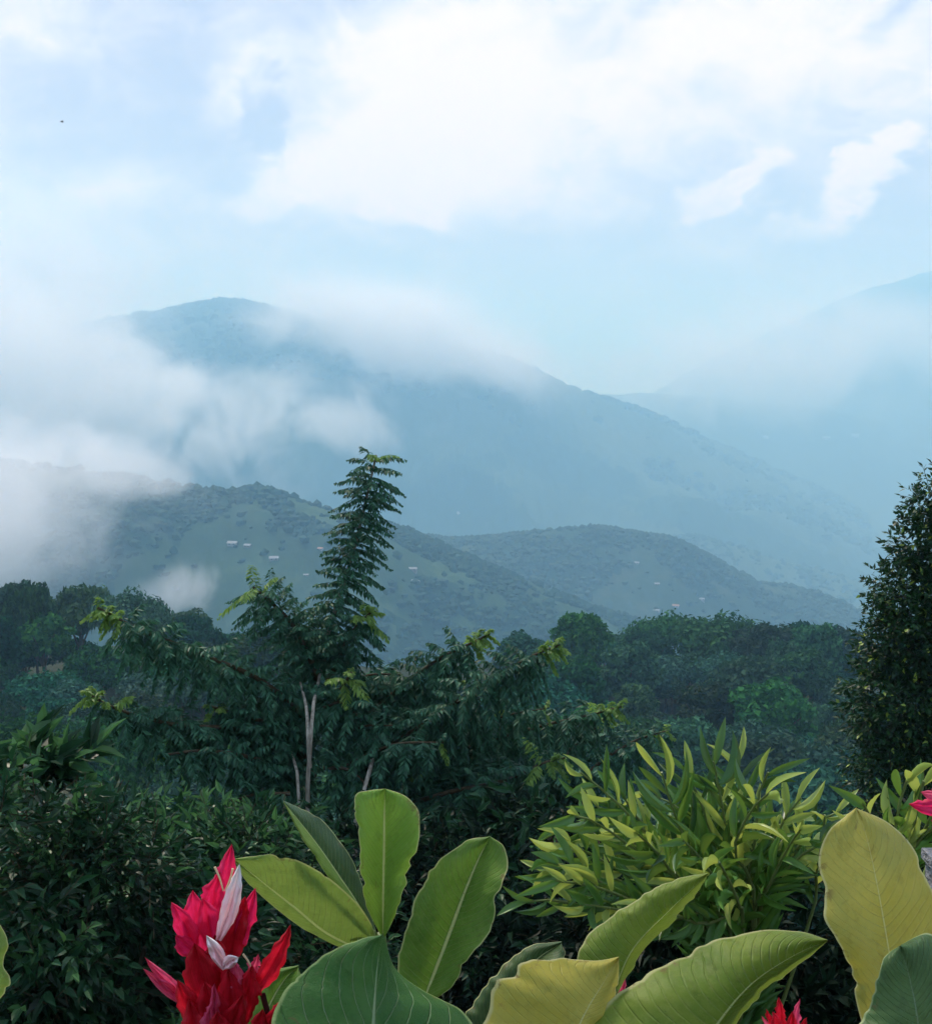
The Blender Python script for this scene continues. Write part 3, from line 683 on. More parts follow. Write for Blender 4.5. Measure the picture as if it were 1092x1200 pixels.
shrub('shrub', 'dark shrub in the hollow behind the fan of broad leaves', 'shrub',
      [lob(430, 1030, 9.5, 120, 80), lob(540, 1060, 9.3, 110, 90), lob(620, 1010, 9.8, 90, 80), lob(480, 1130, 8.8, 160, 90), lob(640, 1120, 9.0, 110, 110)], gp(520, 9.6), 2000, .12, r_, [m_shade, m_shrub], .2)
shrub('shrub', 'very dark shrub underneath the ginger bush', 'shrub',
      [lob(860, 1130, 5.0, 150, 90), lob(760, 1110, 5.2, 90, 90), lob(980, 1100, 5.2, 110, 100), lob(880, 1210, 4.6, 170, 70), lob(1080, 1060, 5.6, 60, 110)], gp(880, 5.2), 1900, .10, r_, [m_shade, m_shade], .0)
shrub('conical_tree', 'dense dark conical tree with small leaves at the right picture edge', 'tree',
      [lob(1120, 592, 12, 58, 50), lob(1108, 640, 12, 66, 52), lob(1092, 700, 12, 78, 58), lob(1085, 750, 11.9, 84, 66), lob(1082, 820, 11.9, 98, 84), lob(1085, 900, 11.8, 98, 90), lob(1170, 720, 12, 90, 170), lob(1180, 900, 12, 110, 120), lob(1100, 1000, 12, 110, 90)], gp(1120, 12), 15000, .07, r_, [m_cone, m_cone], .1, .13)

# ------------------------------------------------------------------ ginger bush with leafy arching shoots
m_ginger = leaf_mat('ginger_leaves', (.006, .055, .012), (.12, .30, .04), .3, .36, .45, 0, None, (.26, .40, .06))
m_ginger_tip = leaf_mat('pale_ginger_leaves', (.24, .36, .06), (.46, .54, .12), .4, .36, .5, 0, None, (.5, .55, .1))
m_gstem = leaf_mat('ginger_stems', (.10, .15, .04), (.16, .20, .06), 0, .5, .4)
def shoot(e, path, r_, L=.19, n=13, wdt=.046, start=.38, pale=.3):
    if n > 7: n = int(n * 2.7); start -= .04
    L *= .98; wdt *= .70
    pts = catmull(path, 20); b = MB(); b.tube(pts, np.linspace(.012, .004, 20), 7); s = b.build('shoot', m_gstem, e)
    f = MB(); view = nrm(-pts[12])
    for k in range(n):
        u = start + (1 - start) * (k + .5) / n; x = u * 19; i = min(int(x), 18); p = pts[i] + (pts[i + 1] - pts[i]) * (x - i)
        T = nrm(pts[i + 1] - pts[i]); pl = nrm(np.cross(T, view + r_.normal(0, .22, 3))); sg = 1 if k % 2 else -1
        last = k >= n - 2
        d = nrm(T * (1.0 if not last else 2.2) + pl * sg * r_.uniform(.55, .95) + np.array([0, 0, .02]) + r_.normal(0, .10, 3))
        upv = nrm(np.cross(pl, T)); upv = upv * np.sign(upv[2] + .3 * -upv[1] + 1e-6)
        mm = 1 if r_.uniform() < (pale + .25) * max(0, u - .62) * 2.2 else 0
        f.leaves([p], [d], [upv + r_.normal(0, .45, 3)], L * r_.uniform(.75, 1.12) * (1 - .3 * abs(u - .6)), wdt * r_.uniform(.75, 1.1), mm, 'blade', r_.uniform(.25, .8), r_.uniform(.25, .9))
    f.build('foliage', [m_ginger, m_ginger_tip], s, True)
r_ = np.random.default_rng(51)
g1 = gp(870, 4.0); gb = empty('ginger_bush', g1, 'bright green bush of leafy arching shoots right of centre', 'bush'); gb.location = (0, 0, 0)
def sh(e, g0, pts, Y, dy, **kw):
    n = len(pts); path = [g0 + np.array([r_.uniform(-.12, .12), r_.uniform(-.1, .1), -.1])] + [P(a, c, Y + dy * (i + 1) / n) for i, (a, c) in enumerate(pts)]
    shoot(e, path, r_, **kw)
for pts, dy, kw in [
    ([(830, 1080), (755, 975), (705, 925), (680, 905)], -.1, dict(L=.18)),
    ([(835, 1090), (760, 1010), (700, 965), (668, 955)], -.35, dict(L=.17)),
    ([(840, 1110), (760, 1065), (700, 1040), (650, 1032)], -.5, dict(L=.17)),
    ([(835, 1100), (740, 1030), (690, 1000), (655, 985)], -.2, dict(L=.16)),
    ([(840, 1090), (800, 980), (782, 930), (775, 905)], -.1, dict(L=.24, n=11)),
    ([(850, 1080), (830, 970), (812, 920), (800, 900)], .1, dict(L=.22, n=11)),
    ([(860, 1080), (850, 970), (840, 915), (836, 892)], .0, dict(L=.22, n=12, pale=.5)),
    ([(868, 1080), (872, 980), (865, 920), (862, 890)], .15, dict(L=.21, n=12, pale=.5)),
    ([(870, 1080), (885, 980), (890, 925), (900, 905)], -.15, dict(L=.19, n=12, pale=.5)),
    ([(880, 1080), (905, 990), (925, 950), (938, 935)], -.1, dict(L=.18, n=11, pale=.6)),
    ([(885, 1080), (860, 1000), (880, 950), (900, 930)], -.4, dict(L=.18, n=11, pale=.4)),
    ([(945, 1090), (955, 1030), (963, 985), (966, 955)], -.2, dict(L=.12, n=5, start=.7, pale=.8)),
    ([(885, 1090), (925, 1010), (955, 965), (985, 950)], -.1, dict(L=.17, n=11, pale=.4)),
    ([(885, 1090), (920, 1020), (960, 990), (990, 985)], -.3, dict(L=.17, n=11, pale=.2)),
    ([(840, 1090), (745, 990), (705, 950), (690, 935)], .05, dict(L=.17)),
    ([(835, 1110), (730, 1050), (680, 1020), (642, 1010)], -.4, dict(L=.16)),
    ([(850, 1100), (780, 1080), (720, 1065), (680, 1060)], -.5, dict(L=.16, pale=.15)),
    ([(850, 1100), (800, 1040), (770, 1000), (745, 975)], -.5, dict(L=.18, pale=.1)),
    ([(850, 1100), (840, 1040), (820, 1005), (800, 985)], -.5, dict(L=.18, pale=.1)),
    ([(860, 1110), (820, 1085), (780, 1068), (750, 1066)], -.6, dict(L=.16, pale=.1)),
    ([(870, 1110), (865, 1060), (850, 1025), (842, 1010)], -.7, dict(L=.16, n=8, pale=.3)),
    ([(880, 1100), (900, 1040), (925, 990), (940, 970)], -.4, dict(L=.18, n=9, pale=.1)),
    ([(860, 1100), (790, 1010), (740, 950), (725, 925)], .1, dict(L=.19)),
    ([(860, 1090), (840, 1000), (800, 950), (760, 930)], .3, dict(L=.2, pale=.1))]:
    sh(gb, g1, pts, 4.1, dy, **kw)
    if kw.get('n', 13) >= 11 and dy > -.45:
        ox, oy = r_.uniform(-40, 30), r_.uniform(25, 70)
        sh(gb, g1, [(a + ox * (q + 1) / 4, c + oy * (q + 1) / 4) for q, (a, c) in enumerate(pts)], 4.1, dy + .28, **dict(kw, pale=.12))
g2 = gp(1060, 3.4); gb2 = empty('ginger_bush', g2, 'small pale green leafy bush at right behind the big yellow leaf', 'bush'); gb2.location = (0, 0, 0)
for pts, kw in [([(1050, 1050), (1048, 980), (1056, 930), (1062, 915)], dict(L=.19, n=9, pale=.8)), ([(1052, 1050), (1030, 980), (1015, 950), (1010, 940)], dict(L=.15, n=8, pale=.7)),
                ([(1055, 1050), (1068, 980), (1078, 930), (1082, 915)], dict(L=.18, n=9, pale=.8)), ([(1050, 1060), (1062, 1010), (1080, 980), (1095, 965)], dict(L=.15, n=8, pale=.5)), ([(1060, 1050), (1085, 970), (1105, 930)], dict(L=.16, n=8, pale=.5))]:
    sh(gb2, g2, pts, 3.4, -.1, **kw)

# ------------------------------------------------------------------ broad foreground leaves
def broad(parent, mid, L, Rr, mat, Y, dL=0, dR=0, N=80, M=8, bulge=.01, wav=.016, seed=0, name='leaf', jag=2.6, stalk=None, smat=None, label=None, mat2=None):
    """a leaf spanned by its midrib and its two margins, each a curve from base to tip; Y = distance at (base, tip)"""
    y0, y1 = Y if isinstance(Y, tuple) else (Y, Y)
    def curve(pl, dy, edge):
        q = catmull([(a, c, 0) for a, c in pl], N); s = np.linspace(0, 1, N)
        dd = dy * np.sin(np.pi * np.clip(s * .92 + .04, 0, 1)) ** .7 if edge else 0 * s
        if edge and jag:
            j = (vnoise(s * 11, seed * 3.1, seed + dy * 9, 7) + .7 * vnoise(s * 27, seed * 1.7, dy * 5, 8) + (.8 * vnoise(s * 61, seed * 2.7, dy * 3, 4) if N == 20 else 0)) * jag; q[:, 0] += j * np.sin(np.pi * s); q[:, 1] += j * .8 * np.sin(np.pi * s)
        return np.array([P(a[0], a[1], y0 + (y1 - y0) * u + e) for a, u, e in zip(q, s, dd)])
    m_, l_, r2 = curve(mid, 0, 0), curve(L, dL, 1), curve(Rr, dR, 1)
    s = np.linspace(0, 1, N); rows = []; uvs = []
    if N >= 40:                    # bitten and torn places along the margins
        rt = np.random.default_rng(900 + seed)
        for e in (l_, r2):
            nt_ = sum(rt.uniform(.02, .10 if seed not in (8, 9, 10, 11) else .03) * np.exp(-((s - c) / rt.uniform(.008, .03)) ** 2) for c in rt.uniform(.25, .95, 3))
            e += (m_ - e) * nt_[:, None]
    vd = nrm(m_)
    for side, e, sg in ((0, l_, -1), (1, r2, 1)):
        for k in (range(M, 0, -1) if side == 0 else range(0, M + 1)):
            q = k / M; p = m_ * (1 - q) + e * q
            off = bulge * 4 * q * (1 - q) + wav * q * vnoise(s * 5.5 + seed, q * 1.5 + side * 7.7, seed, 3) * np.sin(np.pi * s)
            rows.append(p - vd * off[:, None]); uvs.append(np.stack([s, np.full(N, .5 + sg * q * .5)], -1))
    b = MB(); b.grid(np.stack(rows, 1), 0, np.stack(uvs, 1))
    if stalk is not None:
        b.tube(catmull([stalk[0]] + list(stalk[1:]) + [m_[0], m_[3]], 10), np.linspace(.007, .0035, 10), 7, 1)
    if mat2:                       # the half right of the midrib shows its paler underside
        fm = b.m[0].copy().reshape(N - 1, 2 * M); fm[:, M:] = 2; b.m[0] = fm.ravel()
    o = b.build(name, [mat, smat or m_gstem] + ([mat2] if mat2 else []), parent)
    if label: o['label'] = label
    return o

BL = dict(rib=(.52, .56, .24), margin=(.46, .46, .20), vein=.5)
m_bl_green = big_leaf_mat('broad_leaf_green', (.075, .165, .02), (.13, .235, .032), under=(.18, .26, .07), **BL)
m_bl_lit = big_leaf_mat('broad_leaf_lit', (.14, .28, .03), (.20, .35, .045), under=(.24, .35, .09), **BL)  # brighter copy of the green; light on the upright leaf put into its colour
m_bl_dark = big_leaf_mat('broad_leaf_dark', (.035, .075, .022), (.06, .11, .03), under=(.09, .14, .06), trans=.25, **BL)
m_bl_pale = big_leaf_mat('broad_leaf_pale', (.15, .245, .04), (.23, .33, .06), under=(.27, .35, .11), **BL)
m_bl_lime = big_leaf_mat('broad_leaf_lime', (.115, .195, .018), (.20, .27, .035), under=(.27, .31, .08), trans=.4, ribk=.45, **BL)
m_bl_yellow = big_leaf_mat('broad_leaf_yellow', (.37, .325, .04), (.48, .42, .085), under=(.30, .34, .08), rib=(.55, .55, .22), margin=(.58, .55, .26), trans=.4, vein=.35, blotch=1.6, ribk=.35)
m_bl_vein = big_leaf_mat('veined_leaf', (.022, .10, .014), (.05, .14, .024), under=(.08, .17, .05), rib=(.24, .33, .17), margin=(.25, .34, .12), trans=.2, veins=7, vein=2.8, rough=.42, sweep=.75, thin=1, ribk=.4, deep=.014)
m_bl_teal = big_leaf_mat('broad_leaf_blue_green', (.045, .10, .028), (.07, .135, .04), under=(.11, .18, .07), rib=(.13, .2, .11), margin=(.3, .36, .16), trans=.2, vein=.4, ribk=.5)

def plant(name, px, Y, label, cat='plant', group=None):
    g0 = P(px, 1200, Y); g0[2] = ground_z(g0[0], g0[1])
    e = empty(name, g0, label, cat, group); e.location = (0, 0, 0)
    return e, g0
def stem(e, g0, pts, r0=.016, r1=.009, mat=None, name='stem'):
    b = MB(); b.tube(catmull([g0 - np.array([0, 0, .05])] + [P(*q) for q in pts], 14), np.linspace(r0, r1, 14), 9); return b.build(name, mat or m_gstem, e)

e, g0 = plant('broad_leaf_plant', 455, 1.75, 'fan of broad leaves with pale midribs standing at bottom centre')
stem(e, g0, [(458, 1330, 1.75), (455, 1200, 1.75), (446, 1095, 1.74)])
broad(e, [(438, 1120), (385, 1096), (345, 1064), (310, 1036), (276, 1008)], [(440, 1112), (438, 1090), (415, 1055), (372, 1020), (325, 1002), (276, 1006)], [(436, 1122), (395, 1108), (355, 1088), (318, 1060), (290, 1034), (276, 1010)], m_bl_pale, (1.74, 1.55), -.04, .02, seed=1, stalk=[P(452, 1180, 1.75)])
broad(e, [(441, 1098), (420, 1060), (397, 1026), (372, 990), (345, 955), (332, 939)], [(442, 1095), (428, 1050), (416, 1015), (398, 985), (374, 958), (332, 938)], [(440, 1099), (415, 1074), (392, 1040), (372, 1008), (354, 982), (332, 940)], m_bl_dark, (1.73, 1.62), .09, -.03, seed=2, mat2=m_bl_pale, stalk=[P(448, 1150, 1.75)], smat=m_gstem)
broad(e, [(449, 1100), (449, 1050), (450, 985), (451, 924)], [(447, 1098), (430, 1062), (424, 1020), (418, 972), (415, 942), (422, 928), (451, 924)], [(451, 1098), (468, 1062), (483, 1012), (491, 968), (489, 948), (474, 932), (451, 924)], m_bl_lit, (1.74, 1.80), -.03, -.03, seed=3, stalk=[P(452, 1160, 1.75)])
broad(e, [(495, 1176), (518, 1118), (543, 1050), (560, 1008), (574, 981)], [(492, 1176), (470, 1152), (467, 1122), (481, 1070), (510, 1016), (545, 986), (574, 980)], [(498, 1177), (530, 1156), (550, 1120), (577, 1086), (583, 1052), (594, 1020), (591, 993), (574, 980)], m_bl_green, (1.66, 1.72), -.01, -.05, seed=4, stalk=[P(462, 1250, 1.75), P(480, 1205, 1.68)])
broad(e, [(410, 1100), (415, 1094), (426, 1096)], [(410, 1098), (414, 1090), (426, 1095)], [(410, 1102), (416, 1099), (426, 1097)], m_bl_yellow, 1.7, seed=5, N=10, M=3, bulge=.003, wav=0, name='leaf_bud')
broad(e, [(545, 1250), (585, 1180), (625, 1128), (658, 1105)], [(535, 1245), (548, 1185), (585, 1135), (622, 1108), (658, 1103)], [(570, 1250), (612, 1180), (648, 1140), (662, 1120), (658, 1106)], m_bl_dark, (1.7, 1.8), .02, -.05, seed=6, stalk=[P(470, 1300, 1.75)])
broad(e, [(285, 1260), (310, 1190), (332, 1150), (350, 1133)], [(270, 1250), (290, 1180), (316, 1140), (350, 1131)], [(310, 1260), (345, 1200), (356, 1160), (350, 1134)], m_bl_green, (1.72, 1.8), .0, -.03, seed=7, stalk=[P(440, 1330, 1.75)])

e, g0 = plant('veined_leaf_plant', 440, 1.2, 'dark green quilted leaf with sunken veins low in front of the fan')
stem(e, g0, [(438, 1400, 1.2), (434, 1300, 1.2)])
broad(e, [(434, 1310), (436, 1230), (440, 1160), (444, 1120), (449, 1096)], [(428, 1305), (345, 1265), (318, 1205), (338, 1155), (385, 1116), (425, 1100), (449, 1095)], [(440, 1305), (535, 1270), (562, 1225), (543, 1186), (500, 1163), (464, 1136), (450, 1097)], m_bl_vein, (1.08, 1.28), -.05, .24, seed=8, bulge=.014, wav=.012, M=9, N=80)

e, g0 = plant('broad_leaf_plant', 760, 1.35, 'group of lime and yellow folded leaves at bottom right of centre')
stem(e, g0, [(755, 1400, 1.35), (745, 1300, 1.33)])
broad(e, [(655, 1275), (680, 1200), (708, 1150), (725, 1122)], [(610, 1275), (566, 1215), (576, 1160), (602, 1141), (612, 1128), (660, 1124), (700, 1125), (725, 1121)], [(690, 1275), (704, 1210), (722, 1165), (725, 1124)], m_bl_yellow, (1.2, 1.32), .02, .03, seed=9, jag=4, stalk=[P(745, 1330, 1.33)], label='yellow curled leaf')
broad(e, [(718, 1165), (742, 1112), (783, 1068), (808, 1044), (829, 1024)], [(700, 1165), (676, 1122), (700, 1086), (740, 1055), (790, 1031), (829, 1023)], [(722, 1166), (752, 1118), (792, 1074), (815, 1048), (829, 1025)], m_bl_lime, (1.38, 1.45), .02, .06, seed=10, stalk=[P(740, 1300, 1.35)])
broad(e, [(790, 1280), (840, 1202), (880, 1154), (928, 1121), (969, 1102)], [(700, 1275), (684, 1204), (752, 1146), (826, 1106), (882, 1092), (934, 1091), (969, 1101)], [(820, 1285), (856, 1208), (892, 1162), (934, 1132), (969, 1103)], m_bl_lime, (1.2, 1.36), .05, .07, seed=11, bulge=.016, M=9, N=80, stalk=[P(750, 1330, 1.33)])

e, g0 = plant('broad_leaf_plant', 1050, 1.15, 'big yellow hanging leaf and blue-green leaf in the lower right corner')
stem(e, g0, [(1070, 1400, 1.15), (1065, 1300, 1.15)])
broad(e, [(1056, 1280), (1048, 1165), (1032, 1062), (1016, 985), (1003, 947)], [(1046, 1280), (1010, 1200), (998, 1142), (984, 1108), (965, 1077), (969, 1046), (959, 1012), (972, 973), (1003, 946)], [(1075, 1280), (1100, 1190), (1103, 1100), (1088, 1036), (1070, 994), (1040, 964), (1003, 947)], m_bl_yellow, (1.12, 1.25), -.02, .07, seed=12, jag=4, M=9, N=80, bulge=.01, wav=.012, label='yellow hanging leaf')
broad(e, [(1078, 1310), (1076, 1210), (1066, 1150), (1054, 1109)], [(1010, 1310), (1004, 1215), (1024, 1165), (1034, 1124), (1054, 1108)], [(1150, 1310), (1145, 1205), (1125, 1130), (1090, 1094), (1055, 1107)], m_bl_teal, (1.0, 1.08), .0, .05, seed=13, M=8, label='blue-green leaf')

e, g0 = plant('broad_leaf_plant', -60, 1.3, 'wavy green leaf just showing at the left picture edge')
stem(e, g0, [(-60, 1400, 1.3), (-55, 1250, 1.3)])
broad(e, [(-52, 1240), (-40, 1170), (-25, 1110), (-12, 1072)], [(-60, 1240), (-75, 1170), (-60, 1110), (-12, 1071)], [(-40, 1240), (0, 1172), (11, 1150), (5, 1130), (11, 1108), (4, 1088), (-12, 1072)], m_bl_pale, (1.25, 1.32), .0, .0, seed=14)

# ------------------------------------------------------------------ red flower
m_red = petal_mat('red_bract', (.46, .006, .018), (.70, .016, .045))
m_pink = petal_mat('crimson_bract', (.70, .012, .085), (.88, .04, .19))
m_rose = petal_mat('rose_bract', (.70, .05, .16), (.82, .16, .28))
m_white = petal_mat('white_petal', (.85, .45, .50), (.88, .66, .68), (.90, .88, .89), .25)
m_cream = petal_mat('cream_stamen', (.75, .60, .38), (.8, .7, .5))
m_fstem = petal_mat('purple_stem', (.05, .012, .015), (.09, .02, .022))

def bract(parent, base, tip, w, mat, Y, seed, bend=0.0, name='bract', dd=-.003, fat=.5, jag=2.4):
    b, tpt = np.array(base, float), np.array(tip, float); ax = tpt - b; L = np.linalg.norm(ax); ax /= L; nr = np.array([-ax[1], ax[0]])
    if nr[0] > 0: nr = -nr
    s = [0, .2, .42, .65, .85, 1]; pw = [.35, .75, 1, .85 if fat > .4 else .7, .45 if fat > .4 else .33, 0]
    mid = [b + ax * L * q + nr * bend * 4 * q * (1 - q) for q in s]
    l = [tuple(c + nr * w * k * .5) for c, k in zip(mid, pw)]; r = [tuple(c - nr * w * k * .5) for c, k in zip(mid, pw)]
    return broad(parent, [tuple(c) for c in mid], l, r, mat, Y, dd, dd, N=20, M=6, bulge=.009, wav=.012, seed=seed, name=name, jag=jag)

def flower_spike(e, bracts, white, k0=0):
    for i, (bx, by, tx, ty, w, mat, Y, bend) in enumerate(bracts):
        bract(e, (bx, by), (tx, ty), w, mat, (Y + .02, Y), k0 + i, bend)
    for i, (bx, by, tx, ty, w, Y, bend) in enumerate(white):
        bract(e, (bx, by), (tx, ty), w, m_white, Y, k0 + 50 + i, bend, 'petal', -.006, .6, .6)

e, g0 = plant('red_flower', 255, 1.3, 'tall red flower spike with two white petals at lower left', 'flower')
stem(e, g0, [(262, 1420, 1.3), (256, 1280, 1.3), (252, 1160, 1.3), (255, 1060, 1.31)], .007, .004, m_fstem)
Yf = 1.27
flower_spike(e, [
    (262, 1080, 272, 989, 26, m_pink, Yf + .03, 2), (245, 1090, 258, 1020, 30, m_pink, Yf + .02, 3),
    (238, 1115, 226, 1043, 34, m_pink, Yf + .01, 3), (250, 1110, 238, 1052, 30, m_pink, Yf, -2),
    (228, 1122, 201, 1057, 26, m_pink, Yf, -4), (232, 1118, 206, 1096, 24, m_pink, Yf - .005, 2),
    (262, 1128, 300, 1040, 26, m_pink, Yf + .005, -3), (268, 1135, 288, 1050, 30, m_red, Yf, 2), (272, 1110, 285, 1056, 26, m_pink, Yf + .01, 0),
    (245, 1180, 228, 1105, 44, m_red, Yf - .015, 0), (258, 1170, 252, 1095, 40, m_red, Yf - .012, 2),
    (285, 1178, 341, 1083, 24, m_red, Yf - .01, -5), (248, 1196, 170, 1122, 18, m_rose, Yf + .0, 3), (225, 1180, 168, 1135, 15, m_rose, Yf - .005, 1),
    (240, 1215, 208, 1148, 30, m_red, Yf - .025, 0), (258, 1215, 240, 1150, 40, m_red, Yf - .028, 0), (275, 1210, 268, 1135, 36, m_red, Yf - .03, 0),
    (285, 1200, 296, 1130, 28, m_red, Yf - .022, 0), (278, 1165, 274, 1124, 20, m_rose, Yf - .032, 0), (292, 1160, 303, 1118, 16, m_rose, Yf - .005, 0),
    (252, 1225, 252, 1152, 16, m_rose, Yf - .04, 1), (245, 1235, 246, 1180, 24, m_rose, Yf - .042, 0), (268, 1235, 285, 1165, 30, m_red, Yf - .038, 2), (262, 1240, 255, 1185, 34, m_red, Yf - .045, 0), (235, 1235, 222, 1170, 30, m_red, Yf - .03, 0)],
    [(256, 1102, 281, 1012, 21, Yf - .012, -3), (264, 1136, 242, 1096, 17, Yf - .03, -1), (262, 1134, 280, 1122, 16, Yf - .032, 2)], 100)
for a in ([(262, 1044), (258, 1030), (252, 1016)], [(264, 1044), (270, 1030), (273, 1018)], [(299, 1148), (293, 1130), (285, 1118)]):
    b = MB(); b.tube(catmull([P(q[0], q[1], Yf - .02) for q in a], 8), np.linspace(.0008, .0014, 8), 6); b.build('stamen', m_cream, e)
b = MB(); b.tube(catmull([P(300, 1215, 1.27), P(314, 1195, 1.26), P(308, 1165, 1.26)], 8), .0035, 7); b.build('stalk', m_fstem, e)
flower_spike(e, [(310, 1225, 332, 1172, 24, m_red, 1.22, 2), (318, 1230, 350, 1176, 22, m_red, 1.22, -2), (300, 1225, 308, 1182, 22, m_red, 1.22, 0), (335, 1225, 346, 1190, 24, m_red, 1.215, 0), (290, 1212, 320, 1190, 12, m_red, 1.23, 0)], [], 160)

def small_flower(name, px, Y, label, bracts, k0):
    e, g0 = plant(name, px, Y, label, 'flower'); b0 = bracts[0]
    stem(e, g0, [(px, 1500, Y), (b0[0], b0[1] + 30, Y), (b0[0], b0[1], Y)], .006, .004, m_fstem)
    flower_spike(e, bracts, [], k0)
small_flower('red_flower', 920, 2.4, 'small dark red flower in the shade at the bottom right', [
    (920, 1225, 912, 1168, 14, m_red, 2.4, 0), (925, 1225, 937, 1170, 10, m_rose, 2.39, 0), (915, 1225, 897, 1182, 10, m_red, 2.4, 0), (918, 1230, 905, 1185, 16, m_red, 2.38, 0), (925, 1230, 928, 1185, 16, m_red, 2.38, 0), (930, 1230, 945, 1192, 12, m_red, 2.39, 0), (912, 1230, 892, 1190, 9, m_rose, 2.4, 0)], 200)
small_flower('pink_flower', 722, 1.55, 'pale pink flower tip peeking between yellow and lime leaves', [
    (712, 1195, 733, 1146, 17, m_rose, 1.5, 0), (718, 1195, 722, 1152, 16, m_rose, 1.49, 0), (708, 1195, 716, 1160, 14, m_rose, 1.5, 0)], 220)
small_flower('pink_flower', 1125, 2.2, 'bright pink flower at the right edge above the big yellow leaf', [
    (1125, 945, 1064, 942, 22, m_pink, 2.2, 3), (1122, 935, 1078, 928, 18, m_rose, 2.2, 2), (1128, 945, 1120, 900, 24, m_pink, 2.2, 0), (1128, 950, 1150, 905, 24, m_pink, 2.2, 0), (1122, 955, 1090, 962, 16, m_pink, 2.19, 0)], 240)
# pale rendered garden post at the right edge
q = P(1111, 1004, 3.1); a = MB(); zg = ground_z(q[0], q[1])
box(a, q[0] - .045, q[0] + .2, q[1], q[1] + .05, zg - .2, q[2] - .03); box(a, q[0] - .055, q[0] + .21, q[1] - .012, q[1] + .062, q[2] - .03, q[2])
tag(a.build('garden_post', land_mat('render_wash', [(0, (.42, .42, .44)), (1, (.62, .62, .64))], 3, 30), None, False), 'pale grey garden post half hidden at the right edge beside the yellow leaf', 'post')

# a bird far off in the sky
q = P(73, 143, 160); e = empty('bird', q, 'tiny dark bird flying high at upper left', 'bird')
m_bird = land_mat('bird_feathers', [(0, (.02, .02, .025)), (1, (.04, .04, .05))], 3, 20)
b = MB(); b.tube([(-.22, 0, 0), (-.14, 0, .02), (0, 0, .03), (.14, 0, .03), (.2, 0, .03), (.25, 0, .02)], [.02, .05, .07, .05, .045, .012], 8); b.build('body', m_bird, e)
for sg in (-1, 1):
    b = MB(); b.grid(np.array([[(-.1, 0, .04), (.1, 0, .04)], [(-.08, sg * .2, .16), (.1, sg * .2, .17)], [(-.1, sg * .42, .12), (-.02, sg * .42, .13)]], float)); b.build('wing', m_bird, e)
e.rotation_euler = (0, .1, .8)

# ------------------------------------------------------------------ air
TOP = 470
m, t, out = new_mat('haze_air')
pv = t.n('ShaderNodeVolumePrincipled'); pv.inputs['Color'].default_value = (.38, .72, 1.0, 1); pv.inputs['Absorption Color'].default_value = (.62, .82, 1, 1)
pv.inputs['Density'].default_value = 5.0e-4; pv.inputs['Density Attribute'].default_value = ''; pv.inputs['Anisotropy'].default_value = 0.0
t.L.new(pv.outputs[0], out.inputs['Volume'])
try: m.cycles.homogeneous_volume = True
except Exception: pass
a = MB(); box(a, -56000, 56000, -56000, 56000, -520, TOP); tag(a.build('haze', m, None, False), kind='stuff')

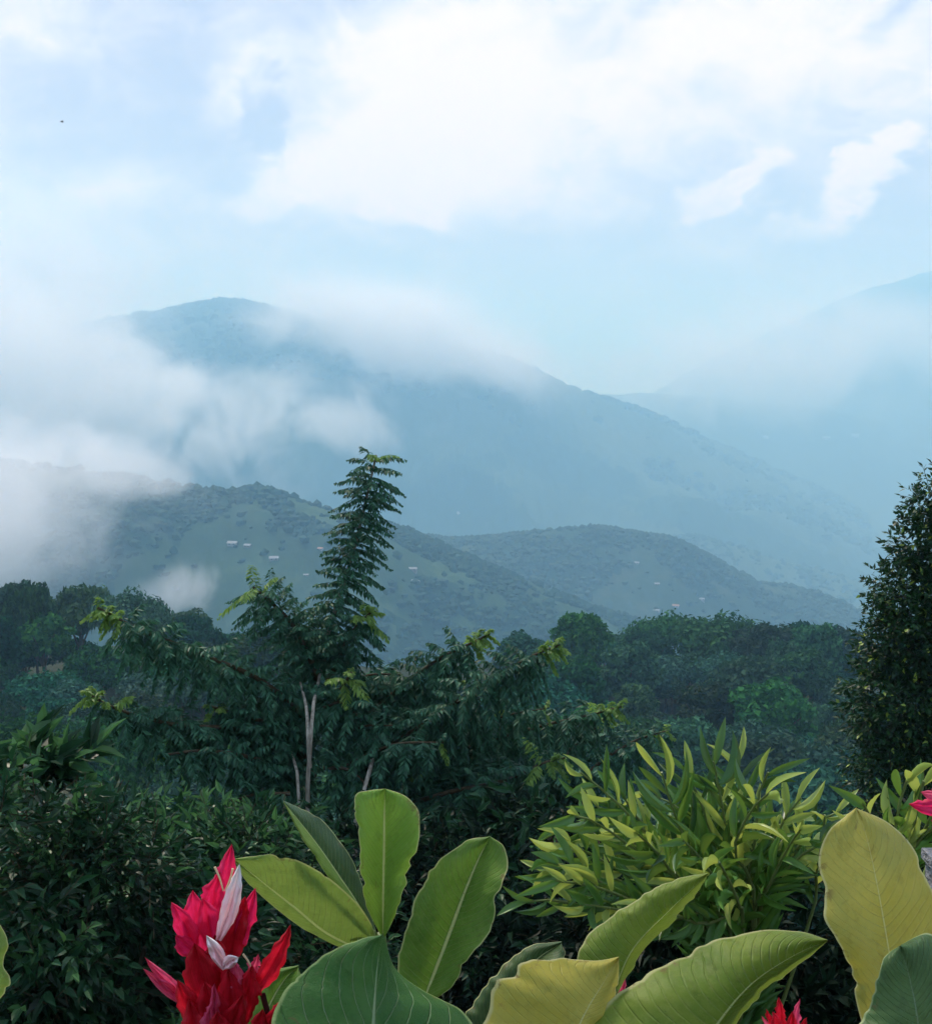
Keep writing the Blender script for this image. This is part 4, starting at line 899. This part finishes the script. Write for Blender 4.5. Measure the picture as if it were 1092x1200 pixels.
def mist(px, py, Y, rx, ry, rd, dens, seed, label, nscale=2.2, thr=.15, rot=0, col=(.95, .97, 1.0), amp=4.6, stretch=(1, 1, 1)):
    """a bank of cloud: lumpy closed shell filled with uneven mist; rx, ry in photograph pixels, rd depth in metres"""
    k = Y / F; p = P(px, py, Y)
    m, t, out = new_mat('mist_air')
    tc = t.n('ShaderNodeTexCoord'); ln = t.n('ShaderNodeVectorMath', operation='LENGTH'); t.L.new(tc.outputs['Object'], ln.inputs[0])
    mp = t.n('ShaderNodeMapping'); mp.inputs['Location'].default_value = (seed * 3.7, seed * 1.3, seed * .7); mp.inputs['Scale'].default_value = (rx / 100, rd / k / 100 * .6, ry / 100 * stretch[2]); t.L.new(tc.outputs['Object'], mp.inputs[0])
    n = t.noise(mp.outputs[0], .95 * nscale, 8, .62, .7)
    fall = t.ss(ln.outputs['Value'], 1.0, .15)
    d = t.m('MULTIPLY', t.ss(t.m('ADD', fall, t.m('MULTIPLY_ADD', n, amp, -.5 * amp - .1)), thr, 1.1), t.m('MULTIPLY', fall, dens))
    pv = t.n('ShaderNodeVolumePrincipled'); pv.inputs['Color'].default_value = (*col, 1); pv.inputs['Density Attribute'].default_value = ''
    pv.inputs['Absorption Color'].default_value = (1, 1, 1, 1); pv.inputs['Anisotropy'].default_value = .0
    t.L.new(d, pv.inputs['Density']); t.L.new(pv.outputs[0], out.inputs['Volume'])
    b = MB(); b.add(IV * 1.04, IF); o = b.build('mist', m, None, True)
    o.location = tuple(p); o.scale = (rx * k, rd, ry * k); o.rotation_euler = (0, R(rot), 0)
    return tag(o, label, None, None, 'stuff')
mist(-40, 430, 1500, 330, 260, 300, .014, 1, 'bank of white mist rising at left in front of the mountain', 1.3, -.15, 20, amp=3.2)
mist(190, 465, 1750, 250, 110, 170, .014, 9, 'torn wisp of mist slanting down the left flank of the mountain', 1.7, .1, 28, amp=4.0)
mist(-20, 605, 600, 240, 165, 80, .034, 2, 'low white mist over the left hill at the picture edge', 1.4, -.1, 15, amp=3.2)
mist(215, 692, 540, 92, 56, 30, .036, 3, 'small puff of mist above the long plume branch', 1.7, .1, -20, amp=3.6)
mist(350, 480, 2050, 230, 80, 170, .008, 4, 'faint streak of mist crossing the middle of the mountain', 1.8, .15, 12)
mist(470, 396, 2500, 270, 100, 280, .019, 5, 'cloud hiding the right shoulder of the mountain', 1.4, -.1, 14, amp=3.0)
mist(930, 415, 3700, 400, 120, 420, .0052, 6, 'cloud lying below the far mountain at right', 1.5, -.1, -8, amp=3.0)
mist(0, 330, 2300, 270, 190, 320, .010, 7, 'tall mist bank left of the mountain top', 1.3, -.1, 0, amp=3.0)
mist(110, 545, 640, 230, 78, 75, .024, 8, 'thin mist veiling the crest of the left hill', 1.7, .05, 16, amp=3.8)

# ------------------------------------------------------------------ render settings
sc.view_settings.view_transform = 'Standard'; sc.view_settings.look = 'None'; sc.view_settings.gamma = 1; sc.view_settings.exposure = 0.26
cy = sc.cycles
cy.max_bounces = 10; cy.diffuse_bounces = 3; cy.glossy_bounces = 2; cy.transmission_bounces = 3; cy.transparent_max_bounces = 4; cy.volume_bounces = 8
cy.volume_max_steps = 200; cy.volume_step_rate = 0.5
cy.use_adaptive_sampling = True; cy.adaptive_threshold = 0.03; cy.adaptive_min_samples = 32
cy.use_denoising = True; cy.sample_clamp_indirect = 5
